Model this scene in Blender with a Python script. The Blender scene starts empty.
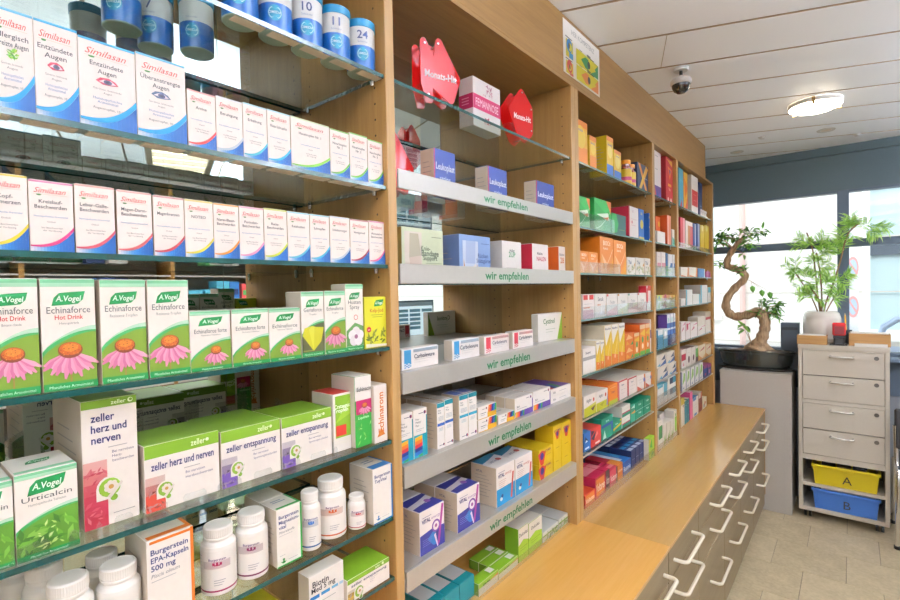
# A pharmacy's shelf wall: five open bays of medicines over a long drawer counter, plants by the window.
import bpy, bmesh, math, random
from mathutils import Vector, Matrix
PI=math.pi
sc=bpy.context.scene
COL=sc.collection
# ------------------------------------------------------------------ camera, world, exposure
cam_d=bpy.data.cameras.new('camera'); cam_d.sensor_width=36.0; cam_d.lens=489.16/900*36.0; cam_d.clip_start=.02; cam_d.clip_end=200
cam=bpy.data.objects.new('camera',cam_d); COL.objects.link(cam); sc.camera=cam
def aim(yaw,pitch,roll,loc):
    f=Vector((-math.sin(yaw)*math.cos(pitch),math.cos(yaw)*math.cos(pitch),math.sin(pitch)))
    r0=Vector((math.cos(yaw),math.sin(yaw),0)); u0=r0.cross(f)
    r=r0*math.cos(roll)+u0*math.sin(roll); u=-r0*math.sin(roll)+u0*math.cos(roll)
    cam.matrix_world=Matrix(((r.x,u.x,-f.x,loc[0]),(r.y,u.y,-f.y,loc[1]),(r.z,u.z,-f.z,loc[2]),(0,0,0,1)))
aim(.688434,-.019189,-.019425,(.76,0,1.55))
w=bpy.data.worlds.new('world'); sc.world=w; w.use_nodes=True
bg=w.node_tree.nodes['Background']; bg.inputs[0].default_value=(.86,.93,1,1); bg.inputs[1].default_value=2.6
sun=bpy.data.lights.new('sun','SUN'); sun.energy=1.1; sun.angle=.02; sun.color=(1,.96,.9)
so=bpy.data.objects.new('sun',sun); COL.objects.link(so); so.rotation_euler=(math.radians(52),0,math.radians(12))
LAMP=7.0
vs=sc.view_settings; vs.view_transform='Standard'; vs.look='None'; vs.gamma=1; vs.use_curve_mapping=False; vs.exposure=0.0
cy=sc.cycles
cy.use_denoising=True; cy.max_bounces=12; cy.diffuse_bounces=4; cy.glossy_bounces=6; cy.transmission_bounces=8; cy.transparent_max_bounces=24
cy.caustics_reflective=True; cy.caustics_refractive=False; cy.sample_clamp_indirect=5
# ------------------------------------------------------------------ materials
def lin(h):
    h=h.lstrip('#'); c=[int(h[i:i+2],16)/255 for i in (0,2,4)]
    return [v/12.92 if v<=.04045 else ((v+.055)/1.055)**2.4 for v in c]
def dye(c):
    # printing inks and dyed board absorb more the stronger their hue
    mx=max(c); s=(mx-min(c))/mx if mx>0 else 0
    return [v*(1-.30*s) for v in c]
MATS={}
def new_mat(name):
    m=bpy.data.materials.new(name); m.use_nodes=True; nt=m.node_tree
    return m,nt,nt.nodes['Principled BSDF']
def M(h,rough=.45,metal=0.0,grain=.05,coat=0.0,emit=0.0,name=None,dyed=False):
    """plain painted, printed or moulded surface, with a faint procedural unevenness"""
    k=(h,rough,metal,grain,coat,emit,dyed)
    if k in MATS: return MATS[k]
    m,nt,b=new_mat(name or 'surface_'+h.lstrip('#')); c=dye(lin(h)) if dyed else lin(h)
    b.inputs['Roughness'].default_value=rough; b.inputs['Metallic'].default_value=metal
    b.inputs['Coat Weight'].default_value=coat
    if grain>0:
        tc=nt.nodes.new('ShaderNodeTexCoord'); n=nt.nodes.new('ShaderNodeTexNoise'); n.inputs['Scale'].default_value=90; n.inputs['Detail'].default_value=2
        r=nt.nodes.new('ShaderNodeMix'); r.data_type='RGBA'
        r.inputs[6].default_value=[v*(1-grain) for v in c]+[1]; r.inputs[7].default_value=[min(1,v*(1+grain)) for v in c]+[1]
        nt.links.new(tc.outputs['Object'],n.inputs['Vector']); nt.links.new(n.outputs['Fac'],r.inputs[0]); nt.links.new(r.outputs[2],b.inputs['Base Color'])
    else: b.inputs['Base Color'].default_value=c+[1]
    if emit: b.inputs['Emission Color'].default_value=c+[1]; b.inputs['Emission Strength'].default_value=emit
    MATS[k]=m; return m
def ink(h):
    """flat print"""
    a=None
    if '@' in h: h,a=h.split('@'); a=float(a)
    k=('ink',h,a)
    if k in MATS: return MATS[k]
    m,nt,b=new_mat('print_'+h.lstrip('#')); b.inputs['Base Color'].default_value=dye(lin(h))+[1]; b.inputs['Roughness'].default_value=.42
    if a is not None: b.inputs['Alpha'].default_value=a
    MATS[k]=m; return m
def wood(name,c1,c2,axis,rough=.35,scale=1.0,coat=0.0,bump=.02):
    if name in MATS: return MATS[name]
    m,nt,b=new_mat(name); N=nt.nodes.new; L=nt.links.new
    tc=N('ShaderNodeTexCoord'); mp=N('ShaderNodeMapping'); s=[34*scale]*3; s[axis]=1.6*scale; mp.inputs['Scale'].default_value=s
    n=N('ShaderNodeTexNoise'); n.inputs['Scale'].default_value=1.6; n.inputs['Detail'].default_value=6; n.inputs['Roughness'].default_value=.62
    n2=N('ShaderNodeTexNoise'); n2.inputs['Scale'].default_value=9; n2.inputs['Detail'].default_value=2
    a=N('ShaderNodeMath'); a.operation='MULTIPLY_ADD'; a.inputs[1].default_value=.35
    cr=N('ShaderNodeValToRGB'); cr.color_ramp.elements[0].position=.36; cr.color_ramp.elements[1].position=.82
    cr.color_ramp.elements[0].color=lin(c1)+[1]; cr.color_ramp.elements[1].color=lin(c2)+[1]
    bp=N('ShaderNodeBump'); bp.inputs['Strength'].default_value=bump; bp.inputs['Distance'].default_value=.002
    L(tc.outputs['Object'],mp.inputs[0]); L(mp.outputs[0],n.inputs['Vector']); L(mp.outputs[0],n2.inputs['Vector'])
    L(n2.outputs['Fac'],a.inputs[0]); L(n.outputs['Fac'],a.inputs[2]); L(a.outputs[0],cr.inputs[0]); L(cr.outputs[0],b.inputs['Base Color'])
    L(n.outputs['Fac'],bp.inputs['Height']); L(bp.outputs[0],b.inputs['Normal'])
    b.inputs['Roughness'].default_value=rough; b.inputs['Coat Weight'].default_value=coat; b.inputs['Coat Roughness'].default_value=.12
    MATS[name]=m; return m
def clear(name,tint,gloss=1.45,milk=0.0,milk_c=(1,1,1),rough=0.0,extra=0.0):
    """thin clear sheet: tinted pass-through, mirror-like glance, optional milkiness"""
    if name in MATS: return MATS[name]
    m=bpy.data.materials.new(name); m.use_nodes=True; nt=m.node_tree; nt.nodes.clear(); N=nt.nodes.new; L=nt.links.new
    out=N('ShaderNodeOutputMaterial'); t=N('ShaderNodeBsdfTransparent'); t.inputs[0].default_value=list(tint)+[1]
    g=N('ShaderNodeBsdfGlossy'); g.inputs['Roughness'].default_value=rough; g.inputs[0].default_value=(1,1,1,1)
    lw=N('ShaderNodeLayerWeight'); lw.inputs[0].default_value=.5; pw=N('ShaderNodeMath'); pw.operation='POWER'; pw.inputs[1].default_value=5
    fr=N('ShaderNodeMath'); fr.operation='MULTIPLY_ADD'; f0=((gloss-1)/(gloss+1))**2; fr.inputs[1].default_value=1-f0; fr.inputs[2].default_value=f0; L(lw.outputs['Facing'],pw.inputs[0]); L(pw.outputs[0],fr.inputs[0]); mx=N('ShaderNodeMixShader')
    src=t.outputs[0]
    if milk:
        d=N('ShaderNodeBsdfDiffuse'); d.inputs[0].default_value=list(milk_c)+[1]; tr=N('ShaderNodeBsdfTranslucent'); tr.inputs[0].default_value=list(milk_c)+[1]
        h=N('ShaderNodeMixShader'); h.inputs[0].default_value=.5; L(d.outputs[0],h.inputs[1]); L(tr.outputs[0],h.inputs[2])
        q=N('ShaderNodeMixShader'); q.inputs[0].default_value=milk; L(src,q.inputs[1]); L(h.outputs[0],q.inputs[2]); src=q.outputs[0]
    L(fr.outputs[0],mx.inputs[0]); L(src,mx.inputs[1]); L(g.outputs[0],mx.inputs[2]); L(mx.outputs[0],out.inputs[0])
    MATS[name]=m; return m
WOOD_V=wood('beech_upright','#906834','#a87e45',2,.45)
WOOD_H=wood('beech_lengthwise','#7e5b2f','#936f3e',1,.45)
WOOD_EDGE=wood('beech_edge','#967140','#aa8655',2,.42)
COUNTER_A=wood('worktop_oak_light','#c79345','#cf9b50',1,.27,1.3,0,0.0)
COUNTER_B=wood('worktop_oak_brown','#b08748','#b88f4f',1,.19,1.3,0,0.0)
for _m in (COUNTER_A,COUNTER_B): _m.node_tree.nodes['Principled BSDF'].inputs['Specular IOR Level'].default_value=.8
DRAWER=wood('drawer_front_grey_walnut','#726146','#827154',1,.38,.8)
MIRROR=None
def mirror_mat():
    m,nt,b=new_mat('mirror_glass'); b.inputs['Base Color'].default_value=(.70,.74,.71,1); b.inputs['Metallic'].default_value=1; b.inputs['Roughness'].default_value=.012; return m
MIRROR=mirror_mat()
GLASS=clear('shelf_glass',(.90,.955,.93),1.5)
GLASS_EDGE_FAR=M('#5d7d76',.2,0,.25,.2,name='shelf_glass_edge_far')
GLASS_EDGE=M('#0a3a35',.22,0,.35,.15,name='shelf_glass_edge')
PANE=clear('window_pane',(.97,.985,.98),1.35)
ACRYL=clear('clear_acrylic',(.95,.96,.96),1.38,.06,(.85,.85,.86))
RED_ACRYL=clear('red_acrylic',(.95,.10,.09),1.49,.55,(.95,.05,.05))
STEEL=M('#c9c9c6',.25,1.0,.03); CHROME=M('#dedede',.12,1.0,0); BLACKP=M('#1b1c1e',.4)
ALU=M('#bdbab3',.36,.45,.04,name='brushed_aluminium'); CREAM=M('#e9e2cf',.28,0,.02,.3,name='cream_handle')
# ------------------------------------------------------------------ mesh building
class MB:
    def __init__(s): s.v=[]; s.f=[]; s.m=[]; s.mats=[]; s.smooth=[]
    def mi(s,m):
        if m not in s.mats: s.mats.append(m)
        return s.mats.index(m)
    def add(s,vs,fs,m,sm=False):
        o=len(s.v); s.v+=[tuple(p) for p in vs]; i=s.mi(m)
        for f in fs: s.f.append([o+k for k in f]); s.m.append(i); s.smooth.append(sm)
    def box(s,x0,x1,y0,y1,z0,z1,m,faces=None,c=0):
        """faces: dict of materials per side (f=+x b=-x l=-y r=+y t=+z u=-z); c: chamfer"""
        g=lambda k:(faces or {}).get(k,m)
        if c<=0:
            V=[(x,y,z) for x in (x0,x1) for y in (y0,y1) for z in (z0,z1)]
            F=dict(b=(0,1,3,2),f=(4,6,7,5),l=(0,4,5,1),r=(2,3,7,6),u=(0,2,6,4),t=(1,5,7,3))
            for k,q in F.items(): s.add([V[i] for i in q],[(0,1,2,3)],g(k))
            return
        X=(x0,x1);Y=(y0,y1);Z=(z0,z1); V={}; vs=[]
        for i in (0,1):
            for j in (0,1):
                for k in (0,1):
                    p=(X[i],Y[j],Z[k]); ins=(c if i==0 else -c,c if j==0 else -c,c if k==0 else -c)
                    for a in range(3):
                        q=list(p)
                        for t in range(3):
                            if t!=a: q[t]+=ins[t]
                        V[(i,j,k,a)]=len(vs); vs.append(tuple(q))
        o=len(s.v); s.v+=vs
        def F(ids,m):
            # orient outward
            P=[Vector(vs[i]) for i in ids]; n=(P[1]-P[0]).cross(P[2]-P[0]); ctr=sum(P,Vector())/len(P)-Vector(((x0+x1)/2,(y0+y1)/2,(z0+z1)/2))
            if n.dot(ctr)<0: ids=ids[::-1]
            s.f.append([o+i for i in ids]); s.m.append(s.mi(m)); s.smooth.append(False)
        for a,keys in ((0,'bf'),(1,'lr'),(2,'ut')):
            for e in (0,1):
                o2=[t for t in range(3) if t!=a]; ids=[]
                for (p,q) in ((0,0),(1,0),(1,1),(0,1)):
                    k=[0,0,0]; k[a]=e; k[o2[0]]=p; k[o2[1]]=q; ids.append(V[(k[0],k[1],k[2],a)])
                F(ids,g(keys[e]))
        for a in range(3):
            b,d=[t for t in range(3) if t!=a]
            for p in (0,1):
                for q in (0,1):
                    k0=[0,0,0];k1=[0,0,0]; k1[a]=1
                    for k in (k0,k1): k[b]=p;k[d]=q
                    F([V[(*k0,b)],V[(*k1,b)],V[(*k1,d)],V[(*k0,d)]],m)
        for i in (0,1):
            for j in (0,1):
                for k in (0,1): F([V[(i,j,k,0)],V[(i,j,k,1)],V[(i,j,k,2)]],m)
    def tube(s,pts,r,m,n=8,cap=True,sm=True):
        pts=[Vector(p) for p in pts]; R=r if isinstance(r,(list,tuple)) else [r]*len(pts)
        up=Vector((0,0,1)); vs=[]; prev=None
        for i,p in enumerate(pts):
            t=((pts[min(i+1,len(pts)-1)]-pts[max(i-1,0)])).normalized()
            if prev is None:
                a=t.cross(up); a=a if a.length>1e-3 else t.cross(Vector((1,0,0)))
            else: a=prev-t*prev.dot(t)
            a.normalize(); b=t.cross(a); prev=a
            vs+=[p+(a*math.cos(2*PI*k/n)+b*math.sin(2*PI*k/n))*R[i] for k in range(n)]
        fs=[(i*n+k,i*n+(k+1)%n,(i+1)*n+(k+1)%n,(i+1)*n+k) for i in range(len(pts)-1) for k in range(n)]
        s.add(vs,fs,m,sm)
        if cap:
            L=(len(pts)-1)*n; s.add(vs[:n],[tuple(range(n))[::-1]],m); s.add(vs[L:],[tuple(range(n))],m)
    def lathe(s,c,prof,m,n=24,sm=True,sx=1,sy=1,pm=None,caps=True):
        vs=[(c[0]+r*math.cos(2*PI*k/n)*sx,c[1]+r*math.sin(2*PI*k/n)*sy,c[2]+z) for r,z in prof for k in range(n)]
        for i in range(len(prof)-1):
            mm=pm[i] if pm else m
            s.add(vs[i*n:(i+2)*n],[(k,(k+1)%n,n+(k+1)%n,n+k) for k in range(n)],mm,sm)
        if caps:
            if prof[0][0]>1e-5: s.add(vs[:n],[tuple(range(n))[::-1]],pm[0] if pm else m)
            if prof[-1][0]>1e-5: s.add(vs[-n:],[tuple(range(n))],pm[-1] if pm else m)
    def prism(s,poly,axis,a0,a1,m,em=None):
        """poly of 2-D points swept along axis"""
        def P(p,a): q=list(p); q.insert(axis,a); return tuple(q)
        n=len(poly); v=[P(p,a0) for p in poly]+[P(p,a1) for p in poly]
        s.add(v,[tuple(range(n))[::-1],tuple(range(n,2*n))],m); s.add(v,[(i,(i+1)%n,n+(i+1)%n,n+i) for i in range(n)],em or m)
    def build(s,name,parent=None,loc=None,kind=None,fix=False):
        me=bpy.data.meshes.new(name); me.from_pydata(s.v,[],s.f)
        for m in s.mats: me.materials.append(m)
        me.polygons.foreach_set('material_index',s.m); me.polygons.foreach_set('use_smooth',s.smooth)
        if fix:
            b=bmesh.new(); b.from_mesh(me); bmesh.ops.recalc_face_normals(b,faces=b.faces); b.to_mesh(me); b.free()
        me.update(); return link(name,me,parent,loc,kind)
def link(name,me,parent=None,loc=None,kind=None):
    o=bpy.data.objects.new(name,me); COL.objects.link(o)
    if parent is not None: o.parent=parent
    if loc is not None: o.location=loc
    if kind: o['kind']=kind
    return o
def tag(o,label,cat,group=None):
    o['label']=label; o['category']=cat
    if group: o['group']=group
    return o
def thing(name,label,cat,loc=(0,0,0),group=None,rot=0):
    o=bpy.data.objects.new(name,None); o.empty_display_size=.05; COL.objects.link(o); o.location=loc; o.rotation_euler=(0,0,rot); return tag(o,label,cat,group)
def part(name,parent,m,*boxes,c=0,kind=None):
    b=MB()
    for q in boxes: b.box(*q,m,c=c)
    return b.build(name,parent,kind=kind)
# ------------------------------------------------------------------ lettering: every string is turned into a flat mesh in one go
WORDS={}
def word(s,bold,shear): WORDS.setdefault((s,bold,shear),None); return (s,bold,shear)
def cast_words():
    tmp=[]
    for k in WORDS:
        cu=bpy.data.curves.new('w','FONT'); cu.body=k[0]; cu.size=1; cu.resolution_u=2; cu.shear=k[2]; cu.offset=k[1]; cu.fill_mode='FRONT' if hasattr(cu,'fill_mode') else cu.fill_mode
        o=bpy.data.objects.new('w',cu); COL.objects.link(o); tmp.append((k,o,cu))
    dg=bpy.context.evaluated_depsgraph_get(); dg.update()
    for k,o,cu in tmp:
        me=bpy.data.meshes.new_from_object(o.evaluated_get(dg))
        v=[(p.co.x,p.co.y) for p in me.vertices]; f=[tuple(q.vertices) for q in me.polygons]
        if v: x0=min(a for a,_ in v);x1=max(a for a,_ in v)
        else: x0=x1=0
        WORDS[k]=(v,f,x0,x1); bpy.data.meshes.remove(me)
    for k,o,cu in tmp: bpy.data.objects.remove(o); bpy.data.curves.remove(cu)
FACES=[]
class Face:
    """print on one face; u across, v up, both 0..1; every call lies a hair above the last"""
    def __init__(s,parent,O,U,V,W,H,back=None):
        s.p=parent; s.O=Vector(O); s.U=Vector(U); s.V=Vector(V); s.N=s.U.cross(s.V); s.W=W; s.H=H; s.cmd={}; s.n=0; s.back=back; FACES.append(s)
    def put(s,part,c): s.n+=1; s.cmd.setdefault(part,[]).append((s.n,)+c)
    def poly(s,pts,h,part='front_print'): s.put(part,('p',pts,h))
    def rect(s,u0,v0,u1,v1,h,part='front_print'): s.poly([(u0,v0),(u1,v0),(u1,v1),(u0,v1)],h,part)
    def oval(s,u,v,r,h,part='front_print',asp=1.0,n=16,rv=None):
        ru=r; rv=rv if rv is not None else r*s.W/s.H*asp
        s.poly([(u+ru*math.cos(2*PI*k/n),v+rv*math.sin(2*PI*k/n)) for k in range(n)],h,part)
    def text(s,t,u,v,hh,h,maxw=.92,bold=0.0,shear=0.0,al='c',part='lettering',rot=0,fill=None): s.put(part,('t',word(t,bold,shear),u,v,hh,h,maxw,al,rot,fill))
    def lines(s,u0,u1,v,h,th=.012,part='lettering'): s.rect(u0,v-th/2,u1,v+th/2,h,part)
    def build(s):
        for part,cs in s.cmd.items():
            b=MB()
            for c in cs:
                z=.00025+.00005*c[0]; T=lambda a,d: s.O+s.U*a+s.V*d+s.N*z
                if c[1]=='p': b.add([T(u*s.W,v*s.H) for u,v in c[2]],[tuple(range(len(c[2])))],ink(c[3]))
                else:
                    _,_,wd,u,v,hh,h,maxw,al,rot,fill=c; vv,ff,x0,x1=WORDS[wd]
                    if not vv: continue
                    lim=maxw*(s.H if rot else s.W); k=hh*(s.W if rot else s.H)*1.36; wx=(x1-x0)*k; kx=k
                    if wx>lim: kx=k*lim/wx; wx=lim
                    if fill: kx=kx*fill*(s.H if rot else s.W)/wx if wx else k; wx=(x1-x0)*kx
                    off={'c':-wx/2,'l':0,'r':-wx}[al]
                    P=[]
                    for a,d in vv:
                        a2=(a-x0)*kx+off; d2=(d-.35)*k
                        if rot: a2,d2=-d2,a2
                        P.append(T(u*s.W+a2,v*s.H+d2))
                    b.add(P,ff,ink(h))
            o=b.build(part,s.p)
            if s.back is not None:
                # the same print on the carton's rear side
                q=link(part.replace('front','rear'),o.data,s.p); q.matrix_local=s.back
# ------------------------------------------------------------------ the setting
def struct(name,b,**k): return b.build(name,kind='structure',**k)
X_MIR=-.303; Z_CEIL=2.49; X_R=3.3; Y_B=-2.6; Y_F=4.30
# floor: a bed of grout and square stone tiles in a half-offset bond
b=MB(); b.box(-.4,X_R,Y_B,Y_F+.1,-.06,-.004,M('#8d8273',.8)); floor=struct('floor',b)
rnd=random.Random(4)
def tile_mat(i):
    k='tile_%d'%i
    if k in MATS: return MATS[k]
    m,nt,bs=new_mat('floor_stone_%d'%i); N=nt.nodes.new; L=nt.links.new
    tc=N('ShaderNodeTexCoord'); n=N('ShaderNodeTexNoise'); n.inputs['Scale'].default_value=9; n.inputs['Detail'].default_value=8; n.inputs['Roughness'].default_value=.7
    v=N('ShaderNodeTexNoise'); v.inputs['Scale'].default_value=60; v.inputs['Detail'].default_value=3
    mx=N('ShaderNodeMath'); mx.operation='MULTIPLY_ADD'; mx.inputs[1].default_value=.5
    cr=N('ShaderNodeValToRGB'); cr.color_ramp.elements[0].position=.45; cr.color_ramp.elements[1].position=.95
    cr.color_ramp.elements[0].color=lin(('#ab9c7e','#b1a283','#a59678')[i])+[1]; cr.color_ramp.elements[1].color=lin(('#cdbd9c','#d1c1a0','#c9b998')[i])+[1]
    L(tc.outputs['Object'],n.inputs[0]); L(tc.outputs['Object'],v.inputs[0]); L(v.outputs[0],mx.inputs[0]); L(n.outputs[0],mx.inputs[2]); L(mx.outputs[0],cr.inputs[0]); L(cr.outputs[0],bs.inputs['Base Color']); bs.inputs['Roughness'].default_value=.42
    MATS[k]=m; return m
TW,TD=.3265,.322
tms=[]
for i in range(3):
    b=MB(); b.box(.0012,TW-.0012,.0012,TD-.0012,-.02,0,tile_mat(i),c=.0012); o=b.build('tile',floor); tms.append(o.data); bpy.data.objects.remove(o)
ry=0; y=3.526+TD
while y>Y_B:
    y-=TD
    x0=(.5505 if ry%2==0 else .4045-.0)
    x=x0-TW*3
    while x<X_R-.02:
        if x>-.36: link('tile',tms[rnd.randrange(3)],floor,(x,y,rnd.uniform(-.0006,0)))
        x+=TW
    ry+=1
for k in range(2):
    yy=3.526+TD*(k+1); x=(.4045 if k==0 else .5505)-TW*3
    while x<X_R-.02:
        if x>-.36 and yy+TD<Y_F+.3: link('tile',tms[rnd.randrange(3)],floor,(x,yy,0))
        x+=TW
# ceiling: metal planks laid at a slant, with open joints
b=MB(); b.box(-.4,X_R,Y_B,Y_F+.1,2.512,2.58,M('#a8937a',.8)); ceil=struct('ceiling',b)
def clip(poly,axis,lim,keep_less):
    out=[]
    for i in range(len(poly)):
        p,q=poly[i],poly[(i+1)%len(poly)]; ip=(p[axis]<=lim)==keep_less or p[axis]==lim; iq=(q[axis]<=lim)==keep_less or q[axis]==lim
        if ip: out.append(p)
        if ip!=iq:
            t=(lim-p[axis])/(q[axis]-p[axis]); out.append((p[0]+t*(q[0]-p[0]),p[1]+t*(q[1]-p[1])))
    return out
CEILM=M('#f0f1f3',.42,0,.012,name='ceiling_white')
ang=math.radians(20.3); ca,sa=math.cos(ang),math.sin(ang); PW=.2955; g=.0068
# joint k meets x=.02 at y=1.558+.3145k
for k in range(-22,13):
    yb=1.551+.3150*k
    j0=.244 if k==1 else 1.9
    for L0 in range(-2,2):
        a0=j0+L0*3.6; a1=a0+3.6
        def P(a,d): return (a*ca-d*sa,yb+a*sa+d*ca)
        q=[P(a0+.0012,g),P(a1-.0012,g),P(a1-.0012,PW-g),P(a0+.0012,PW-g)]
        for ax,lim,ls in ((0,-.32,False),(0,X_R-.01,True),(1,Y_B+.01,False),(1,Y_F-.004,True)):
            q=clip(q,ax,lim,ls)
            if len(q)<3: break
        if len(q)<3: continue
        b=MB(); b.prism(q,2,Z_CEIL,Z_CEIL+.014,CEILM,M('#b5a085',.7)); b.build('ceiling_panel',ceil,fix=True)
WALLW=M('#e3dfd8',.6,0,.02)
b=MB(); b.box(-.46,-.345,Y_B,Y_F+.1,0,2.5,WALLW); struct('wall_left',b)
b=MB(); b.box(X_R,X_R+.1,Y_B,Y_F+.1,0,2.5,WALLW); struct('wall_right',b)
b=MB(); b.box(-.4,X_R,Y_B-.1,Y_B,0,2.5,WALLW); struct('wall_back',b)
SLATE=M('#4c5d62',.55,0,.06,name='slate_paint'); SLATE2=M('#4a5866',.45,0,.04)
b=MB(); b.box(-.345,X_R,Y_F,Y_F+.16,2.185,2.43,SLATE); b.box(-.345,X_R,Y_F-.006,Y_F+.16,2.433,2.5,SLATE); struct('wall_front',b)
b=MB(); b.box(-.345,X_R,Y_F+.03,Y_F+.16,0,.80,M('#8b8f95',.6)); b.box(-.345,X_R,Y_F+.02,Y_F+.17,.80,1.06,M('#46525f',.5)); struct('wall_front',b)
def window(name,x0,x1,mull):
    b=MB(); y0,y1=Y_F+.004,Y_F+.075
    for a,c in ([(x0-.032,x0+.032)] if mull else [])+[(x1-.032,x1+.032)]: b.box(a,c,y0,y1,1.06,2.185,SLATE2,c=.002)
    b.box(x0+.032,x1-.032,y0,y1,1.797,1.848,SLATE2,c=.002); b.box(x0+.032,x1-.032,y0,y1,1.06,1.085,SLATE2); b.box(x0+.032,x1-.032,y0,y1,2.17,2.185,SLATE2)
    o=struct(name,b)
    for z0,z1 in ((1.085,1.797),(1.848,2.17)): part('window_pane',o,PANE,(x0+.034,x1-.034,y0+.03,y0+.036,z0+.001,z1-.001))
    return o
window('window_1',-.313,.7125,1)
w2=window('window_2',.7130,1.95,0); window('window_3',1.9505,X_R-.04,0)
# ------------------------------------------------------------------ outside the windows
b=MB(); b.box(-4,7,Y_F+.2,12,-.25,-.15,M('#b5b1aa',.8)); tag(b.build('street'),'pale paved street outside the shop windows','street')['kind']='structure'
hs=thing('house_facade','white rendered house front across the street','building',(0,6.5,0))
FAC=M('#e9e5df',.85,0,.06,name='facade_render')
b=MB()
for (x0,x1,z0,z1) in ((-3.2,-.9,-.2,5.5),(-.9,-.45,-.2,1.2),(-.9,-.45,2.6,5.5),(-.45,.84,-.2,5.5),(.84,1.9,-.2,1.02),(.84,1.9,2.55,5.5),(1.9,5.5,-.2,5.5)): b.box(x0,x1,0,.3,z0,z1,FAC)
b.build('facade_wall',hs)
WF=M('#eef0ee',.5)
def house_window(x0,x1,z0,z1,split):
    f=MB(); t=.055
    f.box(x0,x0+t,-.02,.08,z0,z1,WF,c=.004); f.box(x1-t,x1,-.02,.08,z0,z1,WF,c=.004); f.box(x0+t,x1-t,-.02,.08,z0,z0+t,WF); f.box(x0+t,x1-t,-.02,.08,z1-t,z1,WF)
    f.box(x0-.03,x1+.03,-.09,0,z0-.05,z0,WF)
    if split: f.box(x0+t,x1-t,-.01,.07,split-.05,split+.05,M('#55606c',.5))
    fo=f.build('window_frame',hs)
    p=MB(); p.box(x0+t,x1-t,.03,.036,z0+t,z1-t,M('#c3dade',.06,0,.0,.5)); p.build('pane',fo)
house_window(.845,1.9,1.02,2.55,1.87); house_window(-.9,-.45,1.2,2.6,None)
b=MB()
for k in range(9): b.box(-3.2,5.5,-.006,0,.35+k*.55,.362+k*.55,M('#cfc9c0',.9))
b.build('render_joints',hs,kind='stuff')
tag(MB().build('x') if False else (lambda b:(b.tube([(-.21,6.45,-.15),(-.21,6.45,5)],.03,M('#d8b8b0',.5),10),b.build('drain_pipe'))[1])(MB()),'pinkish drain pipe on the white house outside','pipe')
# no-stopping signs on a white post outside, outdoor glare put into their pale colours
sg=thing('parking_sign_post','white post outside with two round no stopping signs','sign',(.765,6.2,-.15))
b=MB(); b.box(-.045,.045,0,.02,0,3.0,M('#e8eaea',.5),c=.004); b.build('post',sg)
def nosign(z):
    b=MB(); b.prism([(.044*math.cos(2*PI*k/28),z+.105*math.sin(2*PI*k/28)) for k in range(28)],1,-.006,-.001,M('#e9a9a6',.5)); d=b.build('sign_disc',sg)
    b=MB(); b.prism([(.031*math.cos(2*PI*k/28),z+.078*math.sin(2*PI*k/28)) for k in range(28)],1,-.0075,-.006,M('#b9cfe6',.5)); b.prism([(-.030,z+.04),(-.022,z+.06),(.030,z-.04),(.022,z-.06)],1,-.0085,-.0075,M('#e9a9a6',.5)); b.build('sign_print',d,fix=True)
nosign(1.70+.15);nosign(1.315+.15)
# tubular garden chair outside, pale blue
ch=thing('garden_chair','pale blue tubular chair outside the right window','chair',(1.12,5.0,-.15))
b=MB(); TB=M('#b9cde8',.3)
for dy in (0,.22):
    b.tube([(-.24,dy,.95),(-.21,dy,1.22),(-.17,dy,1.35),(-.10,dy,1.41),(.02,dy,1.43),(.25,dy,1.42),(.33,dy,1.38),(.37,dy,1.2),(.38,dy,.95)],.018,TB,10)
for sx in (-.24,.38):
    b.tube([(sx,0,.95),(sx,.0,0)],.016,TB,8); b.tube([(sx,.22,.95),(sx,.22,0)],.016,TB,8)
b.build('frame',ch)
b=MB(); b.prism([(-.22,1.2),(-.24,.85),(.38,.85),(.36,1.2)],1,.1,.115,M('#c8d6ea',.6)); b.build('back_sling',ch,fix=True)
b=MB(); b.box(-.24,.38,0,.45,.80,.82,M('#9fb6d4',.6)); b.build('seat',ch)
# ------------------------------------------------------------------ shelving
DIV=[(-.175,-.151),(.7245,.7495),(1.6125,1.6405)]
DIV2=[(1.6415,1.6705),(2.5135,2.549),(2.9455,2.9775),(3.845,3.887)]
U_BACK=-.322; Z0=.705; Z1=2.262; ZT=2.274
def unit(label,divs):
    u=thing('shelving_unit',label,'shelving',(0,divs[0][0],0))
    u0=divs[0][0]
    P=lambda n,m,*bx,**k: part(n,u,m,*[(a,b_,c-u0,d-u0,e,f) for a,b_,c,d,e,f in bx],**k)
    holes=MB()
    for (a,c) in divs:
        bb=MB(); bb.box(X_MIR-.012,0,a-u0,c-u0,Z0,Z1 if c<3.8 else ZT-.002,WOOD_V,faces={'f':WOOD_EDGE},c=.0012); bb.build('side_panel',u)
        for sgn,yy in ((-1,a),(1,c)):
            for xx in (-.035,-.27):
                for k in range(42):
                    z=.80+k*.034
                    if z>2.2: continue
                    holes.lathe((0,0,0),[(0,0)],M('#3a2c1c',.7),n=3,caps=False) if False else None
                    r=.0027; n=6
                    ring=[(xx+r*math.cos(2*PI*i/n),yy-u0+sgn*.0004,z+r*math.sin(2*PI*i/n)) for i in range(n)]
                    holes.add(ring,[tuple(range(n)) if sgn<0 else tuple(range(n))[::-1]],M('#3a2c1c',.7))
    y0,y1=divs[0][0],divs[-1][1]
    P('top_panel',WOOD_H,(X_MIR-.012,-.0005,y0,y1,Z1+.0002,ZT))
    for i in range(len(divs)-1):
        a,c=divs[i][1],divs[i+1][0]
        # each bay is backed with mirror glass, one sheet or two
        cuts=[a,.513,c] if abs(a+.151)<.01 else [a,c]
        for p,q in zip(cuts,cuts[1:]): P('mirror_back',MIRROR,(X_MIR-.006,X_MIR,p+.0006,q-.0006,Z0+.001,Z1))
    holes.build('pin_holes',u,kind='stuff')
    return u,u0
UA,ua=unit('beech shelving unit with mirror back, nearest two bays',DIV)
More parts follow.
